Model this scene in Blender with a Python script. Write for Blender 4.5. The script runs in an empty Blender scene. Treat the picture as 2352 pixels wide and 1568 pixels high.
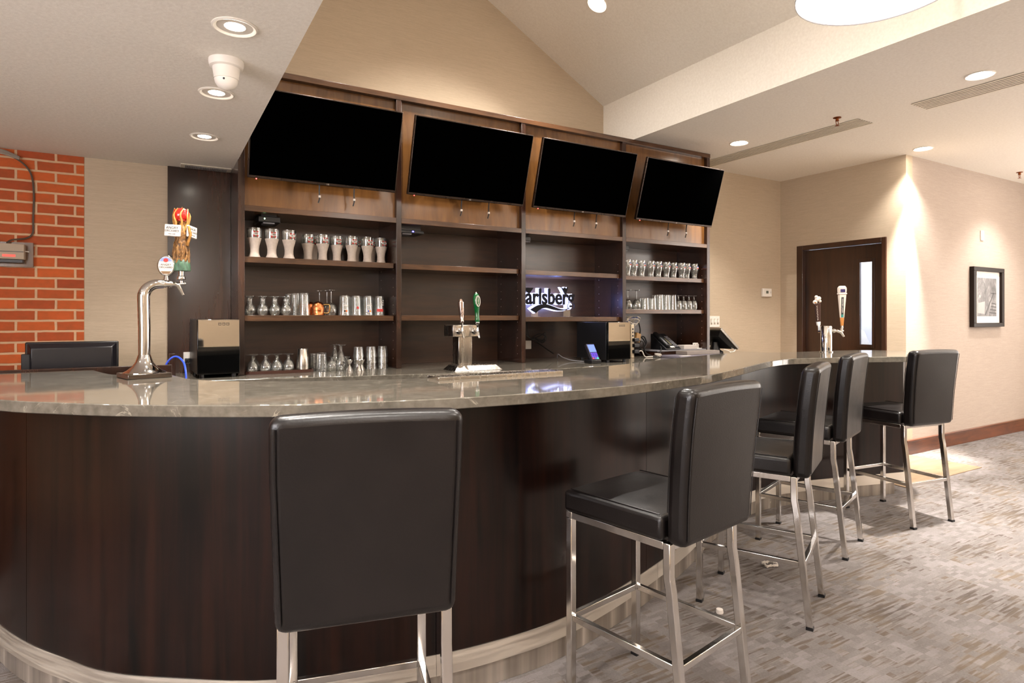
import bpy, bmesh, math, random
from mathutils import Vector, Matrix, Euler
random.seed(11)
SC = bpy.context.scene
COL = SC.collection
PI = math.pi
ROOTM = {}

# ------------------------------------------------------------------ helpers
def lin(h):
    h = h.lstrip('#')
    out = []
    for i in (0, 2, 4):
        c = int(h[i:i+2], 16) / 255
        out.append(c / 12.92 if c <= .04045 else ((c + .055) / 1.055) ** 2.4)
    return tuple(out) + (1,)

class MB:
    def __init__(s, M=None):
        s.v = []; s.f = []; s.mi = []; s.M = M or Matrix.Identity(4); s.cur = 0
    def add(s, vs, fs):
        n = len(s.v)
        s.v += [s.M @ Vector(p) for p in vs]
        for f in fs:
            s.f.append([n + i for i in f]); s.mi.append(s.cur)
        return s
    def box(s, x0, x1, y0, y1, z0, z1):
        vs = [(x, y, z) for z in (z0, z1) for y in (y0, y1) for x in (x0, x1)]
        return s.add(vs, [(0, 2, 3, 1), (4, 5, 7, 6), (0, 1, 5, 4), (2, 6, 7, 3), (0, 4, 6, 2), (1, 3, 7, 5)])
    def prism(s, poly, z0, z1):
        n = len(poly)
        a = sum(poly[i][0] * poly[(i+1) % n][1] - poly[(i+1) % n][0] * poly[i][1] for i in range(n))
        if a < 0: poly = poly[::-1]
        vs = [(p[0], p[1], z0) for p in poly] + [(p[0], p[1], z1) for p in poly]
        fs = [tuple(range(n-1, -1, -1)), tuple(range(n, 2*n))]
        fs += [(i, (i+1) % n, n + (i+1) % n, n + i) for i in range(n)]
        return s.add(vs, fs)
    def lathe(s, prof, n=24, c=(0, 0, 0), closed=False):
        vs = []; fs = []
        for r, z in prof:
            for i in range(n):
                a = 2 * PI * i / n
                vs.append((c[0] + r * math.cos(a), c[1] + r * math.sin(a), c[2] + z))
        m = len(prof)
        for j in range(m - 1):
            for i in range(n):
                k = (i + 1) % n
                fs.append((j*n+i, j*n+k, (j+1)*n+k, (j+1)*n+i))
        if prof[0][0] > 1e-6 and not closed: fs.append(tuple(range(n-1, -1, -1)))
        if prof[-1][0] > 1e-6 and not closed: fs.append(tuple(range((m-1)*n, m*n)))
        return s.add(vs, fs)
    def tube(s, pts, r, n=8, caps=True):
        pts = [Vector(p) for p in pts]
        rr = r if isinstance(r, (list, tuple)) else [r] * len(pts)
        t0 = (pts[1] - pts[0]).normalized()
        up = Vector((0, 0, 1)) if abs(t0.z) < .9 else Vector((1, 0, 0))
        nrm = t0.cross(up).normalized()
        vs = []
        for i, p in enumerate(pts):
            t = ((pts[i] - pts[i-1]).normalized() if i else t0) + ((pts[i+1] - pts[i]).normalized() if i < len(pts)-1 else Vector())
            if t.length < 1e-6: t = t0
            t.normalize()
            nrm = (nrm - t * nrm.dot(t)).normalized()
            b = t.cross(nrm)
            for k in range(n):
                a = 2 * PI * k / n
                vs.append(p + (nrm * math.cos(a) + b * math.sin(a)) * rr[i])
        fs = []
        for i in range(len(pts) - 1):
            for k in range(n):
                j = (k + 1) % n
                fs.append((i*n+k, i*n+j, (i+1)*n+j, (i+1)*n+k))
        if caps:
            fs.append(tuple(range(n-1, -1, -1))); fs.append(tuple(range((len(pts)-1)*n, len(pts)*n)))
        return s.add(vs, fs)
    def bar(s, pts, w, d):
        """square tube: section w along x, d in the yz plane, path in a yz plane"""
        pts = [Vector(p) for p in pts]; vs = []
        for i, p in enumerate(pts):
            t = Vector()
            if i: t += (pts[i] - pts[i-1]).normalized()
            if i < len(pts) - 1: t += (pts[i+1] - pts[i]).normalized()
            t.normalize()
            q = Vector((0, -t.z, t.y))
            if i in (0, len(pts)-1) and abs(t.z) > .7: q = Vector((0, -1 if t.z > 0 else 1, 0))
            for sx, sq in ((-1, -1), (1, -1), (1, 1), (-1, 1)):
                vs.append(p + Vector((sx * w / 2, 0, 0)) + q * (sq * d / 2))
        fs = []
        for i in range(len(pts) - 1):
            for k in range(4):
                j = (k + 1) % 4
                fs.append((i*4+k, i*4+j, (i+1)*4+j, (i+1)*4+k))
        fs.append((3, 2, 1, 0)); e = (len(pts)-1)*4; fs.append((e, e+1, e+2, e+3))
        return s.add(vs, fs)
    def quad(s, a, b, c, d): return s.add([a, b, c, d], [(0, 1, 2, 3)])
    def sphere(s, c, r, n=12, sz=1.0):
        m = n // 2
        prof = [(max(r * math.sin(PI * i / m), 1e-7 if i in (0, m) else 0), -r * sz * math.cos(PI * i / m)) for i in range(m + 1)]
        return s.lathe(prof, n, c)
    def text(s, body, size, M, ext=.001, off=0.0, align='CENTER', fit=None, spacing=1.0):
        cu = bpy.data.curves.new('t', 'FONT'); cu.body = body; cu.size = size; cu.extrude = ext; cu.offset = off
        cu.align_x = align; cu.align_y = 'CENTER'; cu.resolution_u = 3; cu.space_character = spacing
        ob = bpy.data.objects.new('t', cu)
        me = bpy.data.meshes.new_from_object(ob)
        vs = [v.co.copy() for v in me.vertices]
        if fit and vs:
            x0 = min(v.x for v in vs); x1 = max(v.x for v in vs); y0 = min(v.y for v in vs); y1 = max(v.y for v in vs)
            for v in vs:
                v.x = (v.x - (x0+x1)/2) * fit[0] / (x1-x0); v.y = (v.y - (y0+y1)/2) * fit[1] / (y1-y0)
        s.add([M @ v for v in vs], [tuple(p.vertices) for p in me.polygons])
        bpy.data.meshes.remove(me); bpy.data.objects.remove(ob); bpy.data.curves.remove(cu)
        return s
    def build(s, name, mats, parent=None, bevel=0.0, ang=40, seg=2, kind=None, label=None):
        me = bpy.data.meshes.new(name)
        me.from_pydata([tuple(v) for v in s.v], [], s.f)
        if not isinstance(mats, (list, tuple)): mats = [mats]
        for m in mats: me.materials.append(m)
        for p, i in zip(me.polygons, s.mi): p.material_index = i; p.use_smooth = True
        bm = bmesh.new(); bm.from_mesh(me); bmesh.ops.recalc_face_normals(bm, faces=bm.faces); bm.to_mesh(me); bm.free()
        me.set_sharp_from_angle(angle=math.radians(ang))
        o = bpy.data.objects.new(name, me); COL.objects.link(o)
        if parent is not None:
            o.parent = parent; ROOTM[o] = ROOTM.get(parent, Matrix.Identity(4))
        else:
            ROOTM[o] = Matrix.Identity(4)
        if bevel:
            b = o.modifiers.new('bevel', 'BEVEL'); b.width = bevel; b.segments = seg; b.limit_method = 'ANGLE'; b.angle_limit = math.radians(35)
            b.harden_normals = False
        if kind: o['kind'] = kind
        if label: o['label'] = label
        return o

def tag(o, label, cat, group=None, kind=None):
    o['label'] = label; o['category'] = cat
    if group: o['group'] = group
    if kind: o['kind'] = kind
    return o

def thing(name, label, cat, loc=(0, 0, 0), rz=0, group=None, rot=None):
    o = bpy.data.objects.new(name, None); COL.objects.link(o)
    o.empty_display_size = .1
    o.location = loc; o.rotation_euler = rot if rot else (0, 0, rz)
    ROOTM[o] = Matrix.Translation(Vector(loc)) @ o.rotation_euler.to_matrix().to_4x4()
    return tag(o, label, cat, group)

def W(root):            # builder that takes world coordinates for a part of root
    return MB(ROOTM[root].inverted())

def struct(name, mb, m, label, bevel=0):
    o = mb.build(name, m, bevel=bevel)
    return tag(o, label, name.split('_')[0], kind='structure')

def dup(o, parent=None):
    c = o.copy(); COL.objects.link(c)
    if parent is not None: c.parent = parent
    for ch in list(o.children): dup(ch, c)
    return c

def place(root, loc, rz=0, label=None):
    c = dup(root); c.location = loc; c.rotation_euler = (0, 0, rz)
    ROOTM[c] = Matrix.Translation(Vector(loc)) @ Matrix.Rotation(rz, 4, 'Z')
    if label: c['label'] = label
    return c

def T(x, y, z): return Matrix.Translation((x, y, z))
def FACE(x, y, z, rz=0):   # text frame: stands upright, facing -y before the rz turn
    return T(x, y, z) @ Matrix.Rotation(rz, 4, 'Z') @ Matrix.Rotation(PI/2, 4, 'X')

def spline(pts, k=6):
    out = []
    P = [Vector(p) for p in pts]
    for i in range(len(P) - 1):
        a = P[i-1] if i else P[0] * 2 - P[1]
        b, c = P[i], P[i+1]
        d = P[i+2] if i + 2 < len(P) else P[-1] * 2 - P[-2]
        for j in range(k):
            t = j / k
            out.append(.5 * ((2*b) + (c-a)*t + (2*a-5*b+4*c-d)*t*t + (3*b-a-3*c+d)*t**3))
    out.append(P[-1]); return out

def offset(path, w):       # offset an open 2D path to its left by w
    out = []
    for i, p in enumerate(path):
        a = path[max(i-1, 0)]; b = path[min(i+1, len(path)-1)]
        t = (Vector(b) - Vector(a)).normalized()
        out.append(Vector((p[0] - t.y * w, p[1] + t.x * w)))
    return out

# ------------------------------------------------------------------ materials
def new_mat(name):
    m = bpy.data.materials.new(name); m.use_nodes = True
    nt = m.node_tree; b = nt.nodes['Principled BSDF']
    return m, nt, b, nt.links.new

def mapped(nt, scale, rot=(0, 0, 0), loc=(0, 0, 0)):
    tc = nt.nodes.new('ShaderNodeTexCoord'); mp = nt.nodes.new('ShaderNodeMapping')
    nt.links.new(tc.outputs['Object'], mp.inputs[0])
    mp.inputs['Scale'].default_value = scale; mp.inputs['Rotation'].default_value = rot; mp.inputs['Location'].default_value = loc
    return mp.outputs[0]

def noise(nt, vec, scale=1, detail=3, rough=.55, dist=0):
    n = nt.nodes.new('ShaderNodeTexNoise'); nt.links.new(vec, n.inputs['Vector'])
    n.inputs['Scale'].default_value = scale; n.inputs['Detail'].default_value = detail
    n.inputs['Roughness'].default_value = rough; n.inputs['Distortion'].default_value = dist
    return n.outputs['Fac']

def ramp(nt, fac, stops):
    r = nt.nodes.new('ShaderNodeValToRGB'); nt.links.new(fac, r.inputs[0])
    e = r.color_ramp.elements
    while len(e) < len(stops): e.new(.5)
    for el, (p, c) in zip(e, stops): el.position = p; el.color = c if len(c) == 4 else tuple(c) + (1,)
    return r.outputs[0]

def mixc(nt, fac, a, b, mode='MIX'):
    m = nt.nodes.new('ShaderNodeMix'); m.data_type = 'RGBA'; m.blend_type = mode
    for sock, val in ((m.inputs[0], fac), (m.inputs[6], a), (m.inputs[7], b)):
        if hasattr(val, 'is_output'): nt.links.new(val, sock)
        else: sock.default_value = val
    return m.outputs[2]

def mth(nt, op, a, b=0.0, clamp=False):
    m = nt.nodes.new('ShaderNodeMath'); m.operation = op; m.use_clamp = clamp
    for sock, val in zip(m.inputs, (a, b)):
        if hasattr(val, 'is_output'): nt.links.new(val, sock)
        else: sock.default_value = val
    return m.outputs[0]

def bump(nt, b, fac, strength=.2, dist=.01):
    n = nt.nodes.new('ShaderNodeBump'); n.inputs['Strength'].default_value = strength; n.inputs['Distance'].default_value = dist
    nt.links.new(fac, n.inputs['Height']); nt.links.new(n.outputs[0], b.inputs['Normal'])

def plain(name, col, rough=.5, metal=0, spec=.5, coat=0, var=0, vscale=(8, 8, 8), emit=None, estr=0):
    m, nt, b, L = new_mat(name)
    c = lin(col) if isinstance(col, str) else tuple(col) + (1,)
    b.inputs['Base Color'].default_value = c
    b.inputs['Roughness'].default_value = rough; b.inputs['Metallic'].default_value = metal
    b.inputs['Specular IOR Level'].default_value = spec
    if coat: b.inputs['Coat Weight'].default_value = coat; b.inputs['Coat Roughness'].default_value = .08
    n = noise(nt, mapped(nt, vscale), 1, 3)
    v = max(var, .04)
    d = tuple(x * (1 - v) for x in c[:3]); e = tuple(min(1, x * (1 + v)) for x in c[:3])
    L(ramp(nt, n, [(.3, d), (.7, e)]), b.inputs['Base Color'])
    if emit:
        b.inputs['Emission Color'].default_value = lin(emit) if isinstance(emit, str) else tuple(emit) + (1,)
        b.inputs['Emission Strength'].default_value = estr
    return m

def wood(name, dark, light, scale, rough=.28, coat=.35, patch=(2, 2, 2), seed=0):
    m, nt, b, L = new_mat(name)
    g = noise(nt, mapped(nt, scale, loc=(seed, seed, seed)), 1, 6, .65, .6)
    p = noise(nt, mapped(nt, patch, loc=(seed, 3, seed)), 1, 2)
    f = mth(nt, 'ADD', mth(nt, 'MULTIPLY', g, .6), mth(nt, 'MULTIPLY', p, .4))
    L(ramp(nt, f, [(.38, lin(dark)), (.60, lin(light))]), b.inputs['Base Color'])
    b.inputs['Roughness'].default_value = rough
    b.inputs['Coat Weight'].default_value = coat; b.inputs['Coat Roughness'].default_value = .16; b.inputs['Specular IOR Level'].default_value = .5 if coat > .21 else .3
    bump(nt, b, g, .04, .004)
    return m

def metal(name, col, rough, aniso=None, bumpy=0):
    m, nt, b, L = new_mat(name)
    b.inputs['Base Color'].default_value = lin(col); b.inputs['Metallic'].default_value = 1
    n = noise(nt, mapped(nt, aniso or (30, 30, 30)), 1, 4)
    L(ramp(nt, n, [(.25, (rough*.7,)*3), (.75, (rough*1.35,)*3)]), b.inputs['Roughness'])
    if bumpy: bump(nt, b, n, bumpy, .002)
    return m

def wallpaper(name, a, c, s=(5, 5, 110)):
    m, nt, b, L = new_mat(name)
    n = noise(nt, mapped(nt, s), 1, 5, .7)
    n2 = noise(nt, mapped(nt, (38, 38, 260)), 1, 2)
    f = mth(nt, 'ADD', mth(nt, 'MULTIPLY', n, .65), mth(nt, 'MULTIPLY', n2, .35))
    L(ramp(nt, f, [(.34, lin(a)), (.66, lin(c))]), b.inputs['Base Color'])
    b.inputs['Roughness'].default_value = .85; b.inputs['Specular IOR Level'].default_value = .2
    bump(nt, b, f, .12, .003)
    return m

def glassy(name, tint=(.93, .94, .93), body=.05, rough=.03):
    m, nt, b, L = new_mat(name)
    nt.nodes.remove(b)
    out = nt.nodes['Material Output']
    tr = nt.nodes.new('ShaderNodeBsdfTransparent'); tr.inputs[0].default_value = tuple(tint) + (1,)
    gl = nt.nodes.new('ShaderNodeBsdfGlossy'); gl.inputs['Roughness'].default_value = rough
    df = nt.nodes.new('ShaderNodeBsdfDiffuse'); df.inputs[0].default_value = (.8, .78, .75, 1)
    lw = nt.nodes.new('ShaderNodeLayerWeight'); lw.inputs['Blend'].default_value = .28
    n = noise(nt, mapped(nt, (75, 75, 75)), 1, 2)
    bp = nt.nodes.new('ShaderNodeBump'); bp.inputs['Strength'].default_value = .12; bp.inputs['Distance'].default_value = .004
    L(n, bp.inputs['Height']); L(bp.outputs[0], gl.inputs['Normal'])
    f = mth(nt, 'ADD', mth(nt, 'MULTIPLY', lw.outputs['Facing'], .8), .10, True)
    m1 = nt.nodes.new('ShaderNodeMixShader'); m2 = nt.nodes.new('ShaderNodeMixShader')
    m1.inputs[0].default_value = body
    L(tr.outputs[0], m1.inputs[1]); L(df.outputs[0], m1.inputs[2])
    L(f, m2.inputs[0]); L(m1.outputs[0], m2.inputs[1]); L(gl.outputs[0], m2.inputs[2])
    L(m2.outputs[0], out.inputs[0])
    return m

def emitter(name, col, strength, base=.8):
    m, nt, b, L = new_mat(name)
    b.inputs['Base Color'].default_value = (base, base, base, 1)
    b.inputs['Emission Color'].default_value = lin(col); b.inputs['Emission Strength'].default_value = strength
    return m

WALL = wallpaper('woven_beige_wallpaper', '#b3a28c', '#c0af99')
WALLP = wallpaper('woven_rose_beige_wallpaper', '#a6978b', '#b4a599')
def ceil_mat():
    m, nt, b, L = new_mat('off_white_stipple_ceiling')
    n = noise(nt, mapped(nt, (60, 60, 60)), 1, 4, .6)
    L(ramp(nt, n, [(.3, lin('#e2dbd0')), (.7, lin('#ece6dc'))]), b.inputs['Base Color'])
    b.inputs['Roughness'].default_value = .9; b.inputs['Specular IOR Level'].default_value = .2
    bump(nt, b, n, .25, .004); return m
CEIL = ceil_mat()
WOODV = wood('dark_stained_wood_upright', '#1b0f0a', '#3c2216', (26, 26, 1.6), rough=.24, patch=(3, 3, 1.2))
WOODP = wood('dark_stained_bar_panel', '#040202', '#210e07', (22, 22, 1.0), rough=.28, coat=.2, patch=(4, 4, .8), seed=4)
WOODC = wood('brown_cabinet_panel', '#573719', '#704a24', (14, 14, 2.2), rough=.26, patch=(3, 3, 3), seed=2)  # lighter copy of the stained wood; strong light on upper panels is in its colour
WOODS = wood('brown_shelf_wood', '#3a2415', '#5c3c24', (2.5, 30, 30), rough=.26, patch=(3, 3, 3), seed=6)
WOODI = wood('dark_cabinet_interior', '#2a1b12', '#42291b', (2, 18, 18), rough=.34, patch=(2, 2, 2), seed=8)
WOODD = wood('dark_door_wood', '#2a1608', '#3c210e', (20, 20, 1.4), rough=.35, patch=(3, 3, 1), seed=9)
BASEW = wood('red_brown_baseboard_wood', '#4a2512', '#713c1e', (3, 20, 20), rough=.3, seed=5)
PLANK = wood('honey_floor_board', '#7f6850', '#987f65', (3, 26, 4), rough=.4, coat=.2, seed=3)
CHROME = metal('polished_chrome', '#dad8d6', .07)
STEELT = metal('chair_brushed_steel', '#dedbd7', .14, (60, 60, 6))
STEEL = metal('brushed_stainless_steel', '#ece5da', .5, (4, 4, 90))
STEELB = metal('tower_brushed_steel', '#c8c2ba', .24, (60, 60, 3))
COPPER = metal('hammered_copper', '#d98655', .18, (90, 90, 90), .8)
BRASS = metal('brass_handle', '#d8b070', .2)
BLACKP = plain('black_plastic', '#141416', .35)
SCREEN = plain('black_tv_screen', '#010101', .9, spec=0)
BEZEL = metal('dark_grey_tv_bezel', '#4d443f', .3)
GREYP = plain('grey_plastic', '#77757a', .45)
LGREY = plain('light_grey_paper', '#b5aca6', .6)
WHITEP = plain('white_plastic', '#e4ddd4', .45)
BLACKG = plain('black_gloss_glass', '#070707', .05, spec=.6)
MIRROR = metal('mirror_glass_front', '#c9c4bb', .03)
REDP = plain('red_print', '#b3231b', .4)
WHITEI = plain('white_print', '#ddd5cd', .4)
DARKI = plain('dark_print', '#26211f', .4)
CABLE = plain('black_cable', '#0d0c0c', .45)
WCABLE = plain('white_cable', '#cfc6bb', .5)
BCABLE = plain('blue_cable', '#2d4fd0', .4)
FROST = plain('frosted_glass_body', '#d2c4b8', .5, var=.08, vscale=(60, 60, 60))
GLASS = glassy('clear_glassware', body=.02)
GLASSD = glassy('thick_clear_glassware', body=.035)
PANE = glassy('door_pane', (.95, .96, .97), 0, .02)
SEAMM = plain('seam_backing_brown', '#0c0705', .6)  # dark brown carcass that shows in the panel gaps

def leather():
    m, nt, b, L = new_mat('black_grained_leather')
    v = nt.nodes.new('ShaderNodeTexVoronoi'); L(mapped(nt, (190, 190, 190)), v.inputs['Vector']); v.inputs['Scale'].default_value = 1
    n = noise(nt, mapped(nt, (5, 5, 5)), 1, 4)
    L(ramp(nt, n, [(.3, lin('#0b0808')), (.7, lin('#130e0d'))]), b.inputs['Base Color'])
    L(ramp(nt, n, [(.3, (.28,)*3), (.75, (.40,)*3)]), b.inputs['Roughness'])
    b.inputs['Specular IOR Level'].default_value = .5
    bump(nt, b, mth(nt, 'ADD', v.outputs['Distance'], mth(nt, 'MULTIPLY', n, .4)), .09, .002); return m
LEATHER = leather()

def quartz():
    m, nt, b, L = new_mat('polished_grey_brown_quartz')
    n = noise(nt, mapped(nt, (5, 5, 5)), 1, 6, .6, 1.2)
    v = mth(nt, 'ABSOLUTE', mth(nt, 'SUBTRACT', n, .5))
    vein = ramp(nt, v, [(0, (1, 1, 1)), (.012, (0, 0, 0))])
    gate = ramp(nt, noise(nt, mapped(nt, (14, 14, 14)), 1, 3), [(.5, (0, 0, 0)), (.66, (1, 1, 1))])
    base = ramp(nt, noise(nt, mapped(nt, (30, 30, 30)), 1, 4), [(.3, lin('#59544b')), (.7, lin('#726c62'))])
    L(mixc(nt, mth(nt, 'MULTIPLY', vein, mth(nt, 'MULTIPLY', gate, .7)), base, lin('#b3a998')), b.inputs['Base Color'])
    b.inputs['Roughness'].default_value = .05; b.inputs['Specular IOR Level'].default_value = .85
    return m
QUARTZ = quartz()

def carpet():
    m, nt, b, L = new_mat('grey_patterned_carpet')
    tc = nt.nodes.new('ShaderNodeTexCoord')
    def snapped(sx, sy, lx=0, ly=0):
        mp = nt.nodes.new('ShaderNodeMapping'); L(tc.outputs['Object'], mp.inputs[0]); mp.inputs['Location'].default_value = (lx, ly, 0)
        s = nt.nodes.new('ShaderNodeVectorMath'); s.operation = 'SNAP'; L(mp.outputs[0], s.inputs[0]); s.inputs[1].default_value = (sx, sy, 1)
        return s.outputs[0]
    n1 = nt.nodes.new('ShaderNodeTexNoise'); L(snapped(.12, .045), n1.inputs['Vector']); n1.inputs['Scale'].default_value = 3.4; n1.inputs['Detail'].default_value = 3
    n2 = nt.nodes.new('ShaderNodeTexWhiteNoise'); L(snapped(.05, .022, .02, .01), n2.inputs['Vector'])
    st = noise(nt, mapped(nt, (4, 58, 1)), 1, 2)
    patch = ramp(nt, mth(nt, 'ADD', mth(nt, 'MULTIPLY', n1.outputs['Fac'], .8), mth(nt, 'MULTIPLY', n2.outputs[0], .2)), [(.47, (0, 0, 0)), (.55, (1, 1, 1))])
    stk = ramp(nt, st, [(.44, (0, 0, 0)), (.56, (1, 1, 1))])
    base = ramp(nt, mth(nt, 'ADD', mth(nt, 'MULTIPLY', n2.outputs[0], .5), mth(nt, 'MULTIPLY', noise(nt, mapped(nt, (120, 120, 1)), 1, 2), .5)),
                [(.25, lin('#6f6966')), (.8, lin('#878180'))])
    brown = ramp(nt, noise(nt, mapped(nt, (3, 3, 1)), 1, 2), [(.35, lin('#4b423a')), (.65, lin('#685b4b'))])
    f = mth(nt, 'MULTIPLY', patch, mth(nt, 'ADD', mth(nt, 'MULTIPLY', stk, .65), .15))
    L(mixc(nt, f, base, brown), b.inputs['Base Color'])
    b.inputs['Roughness'].default_value = 1; b.inputs['Specular IOR Level'].default_value = .05
    bump(nt, b, noise(nt, mapped(nt, (260, 260, 1)), 1, 2), .5, .006)
    return m
CARPET = carpet()

def bricks():
    m, nt, b, L = new_mat('red_brick_with_mortar')
    tc = nt.nodes.new('ShaderNodeTexCoord'); sp = nt.nodes.new('ShaderNodeSeparateXYZ'); cb = nt.nodes.new('ShaderNodeCombineXYZ')
    L(tc.outputs['Object'], sp.inputs[0])
    L(mth(nt, 'ADD', sp.outputs[0], 3.3), cb.inputs[0]); L(mth(nt, 'ADD', sp.outputs[2], .0135), cb.inputs[1])
    wob = nt.nodes.new('ShaderNodeTexNoise'); L(cb.outputs[0], wob.inputs['Vector']); wob.inputs['Scale'].default_value = 14
    av = nt.nodes.new('ShaderNodeVectorMath'); av.operation = 'MULTIPLY_ADD'
    L(wob.outputs['Color'], av.inputs[0]); av.inputs[1].default_value = (.006, .006, 0); L(cb.outputs[0], av.inputs[2])
    t = nt.nodes.new('ShaderNodeTexBrick'); L(av.outputs[0], t.inputs['Vector'])
    t.inputs['Scale'].default_value = 1; t.inputs['Brick Width'].default_value = .192; t.inputs['Row Height'].default_value = .0644
    t.inputs['Mortar Size'].default_value = .0075; t.inputs['Mortar Smooth'].default_value = .3; t.inputs['Bias'].default_value = -.15
    t.inputs['Color1'].default_value = lin('#c36326'); t.inputs['Color2'].default_value = lin('#9a461e'); t.inputs['Mortar'].default_value = lin('#cdb592')
    n = noise(nt, mapped(nt, (30, 30, 40)), 1, 4)
    L(mixc(nt, .25, t.outputs['Color'], ramp(nt, n, [(.3, lin('#6b2a12')), (.7, lin('#c96a35'))]), 'OVERLAY'), b.inputs['Base Color'])
    b.inputs['Roughness'].default_value = .8
    bump(nt, b, mth(nt, 'SUBTRACT', 1, t.outputs['Fac']), .5, .01)
    return m
BRICK = bricks()

def kick():
    m, nt, b, L = new_mat('kick_plate_steel_pale_streaks')  # pale upright streaks in the steel colour
    b.inputs['Metallic'].default_value = .55; b.inputs['Base Color'].default_value = lin('#8f857c'); b.inputs['Roughness'].default_value = .3
    n = noise(nt, mapped(nt, (14, 14, .6)), 1, 3)
    L(ramp(nt, n, [(.35, lin('#8d847b')), (.62, lin('#beb4a8')), (.72, lin('#f0e8de'))]), b.inputs['Base Color'])
    return m
KICK = kick()

def bark():
    m, nt, b, L = new_mat('carved_bark')
    n = noise(nt, mapped(nt, (90, 90, 30)), 1, 4, .6, 1)
    L(ramp(nt, n, [(.35, lin('#2b190b')), (.5, lin('#7c5428')), (.7, lin('#b88a4c'))]), b.inputs['Base Color'])
    b.inputs['Roughness'].default_value = .45; bump(nt, b, n, .8, .01); return m
BARK = bark()
GRASSM = plain('carved_grass_green', '#3d5a45', .45, var=.5, vscale=(90, 90, 40))
APPLE = plain('red_apple_gloss', '#c02018', .15, coat=.5)

# ------------------------------------------------------------------ setting
XL, XR, YF, YB = -2.6, 9.6, -2.6, 4.62
YR = 3.226; XD = 6.375
struct('floor', MB().box(XL, XR, YF, YB + .1, -.1, 0), CARPET, 'grey carpet with brown streaked pattern across the whole room')
pf = MB().prism([(5.15, 2.61), (6.43, 2.61), (6.39, YR - .02), (6.36, YR - .02), (6.36, YB), (4.0, YB), (4.0, 3.5), (5.2, 3.1)], .0005, .006)
struct('floor', pf, PLANK, 'honey coloured floorboards past the far end of the bar')
# dropped ceiling on the left, vault in the middle, flat ceiling on the right
struct('ceiling', MB().box(XL, .455, YF, YB, 2.35, 2.45), CEIL, 'low dropped ceiling on the left holding the three small downlights')
RZ, RX = 4.49, 1.7
def vz(x): return 3.378 + .551 * (3.72 - x) if x > RX else RZ - .55 * (RX - x)
v = MB()
v.prism([(0, 0)] * 0 + [(.455, vz(.455)), (RX, RZ), (3.72, 3.378), (3.72, 3.46), (RX, RZ + .09), (.455, vz(.455) + .09)], 0, 1)
v.v = [Vector((p[0], YF + (YB - YF) * p[2], p[1])) for p in v.v]
struct('ceiling', v, CEIL, 'sloping vaulted ceiling above the wall of televisions')
struct('ceiling', MB().box(3.84, XR, YF, YB, 2.953, 3.05), CEIL, 'flat off-white ceiling on the right with long air vents')
struct('trim_beam', MB().box(3.72, 3.8395, YF, YB, 2.953, 3.46), CEIL, 'boxed ceiling beam face between vault and flat ceiling')
struct('trim_soffit', MB().box(.35, .455, YF, YB, 2.451, 4.0), CEIL, 'upright face above the edge of the dropped ceiling')
struct('wall_back', MB().box(-.378, XD, YB, YB + .1, 0, 4.7), WALL, 'woven beige wall behind the back bar and gable')
struct('wall_back_brick', MB().box(XL, -.378, YB - .004, YB + .1, 0, 2.35), BRICK, 'red brick wall at the far left')
wd = MB()
wd.box(XD, XD + .12, YR, 3.407, 0, 2.953); wd.box(XD, XD + .12, 4.404, YB, 0, 2.953); wd.box(XD, XD + .12, 3.407, 4.404, 2.167, 2.953)
struct('wall_door', wd, WALL, 'beige wall with the dark door opening')
struct('wall_right', MB().box(XD + .12, XR, YR, YR + .1, 0, 2.953), WALLP, 'rose beige wall carrying the framed picture')
wl = MB(); wl.box(XL - .1, XL, YF, -1.2, 0, 2.45); wl.box(XL - .1, XL, 1.6, YB, 0, 2.45); wl.box(XL - .1, XL, -1.2, 1.6, 0, .9); wl.box(XL - .1, XL, -1.2, 1.6, 2.2, 2.45)
wf = MB(); wf.box(XL - .06, XL, -1.2, -1.14, .9, 2.2); wf.box(XL - .06, XL, 1.54, 1.6, .9, 2.2); wf.box(XL - .06, XL, -1.14, 1.54, .9, .96); wf.box(XL - .06, XL, -1.14, 1.54, 2.14, 2.2); wf.box(XL - .06, XL, .17, .23, .96, 2.14)
win = struct('window_1', wf, plain('white_window_frame', '#dcdad6', .5), 'added white framed window with glowing fill pane, left wall out of view')
MB().box(XL - .08, XL - .07, -1.19, 1.59, .91, 2.19).build('fill_glow_pane', emitter('fill_pane_cool', '#f4f2f8', 5.5), win)  # window and glowing pane added, out of view, for cool fill from the left
struct('wall_left', wl, WALL, 'beige wall out of view at the left')
struct('wall_front', MB().box(XL, XR, YF - .1, YF, 0, 4.7), WALL, 'beige wall behind the viewer')
we = MB(); we.box(XR, XR + .1, YF, -2.2, 0, 2.953); we.box(XR, XR + .1, 2.6, YR, 0, 2.953); we.box(XR, XR + .1, -2.2, 2.6, 0, .35); we.box(XR, XR + .1, -2.2, 2.6, 2.6, 2.953)
wf = MB(); wf.box(XR, XR + .06, -2.2, 2.6, .35, .42); wf.box(XR, XR + .06, -2.2, 2.6, 2.53, 2.6)
for yy in (-2.2, -1.02, .165, 1.35, 2.53): wf.box(XR, XR + .06, yy, yy + .07, .42, 2.53)
win = struct('window_fill_end', wf, plain('white_window_frame', '#dcdad6', .5), 'added tall white framed windows with glowing fill pane, end wall out of view')
MB().box(XR + .07, XR + .08, -2.19, 2.59, .36, 2.59).build('fill_glow_pane', emitter('fill_pane_warm', '#fff6ee', 1.8), win)  # added window; its glowing pane brightens ceilings and the right side
struct('wall_end', we, WALL, 'beige wall closing the far right end')
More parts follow.
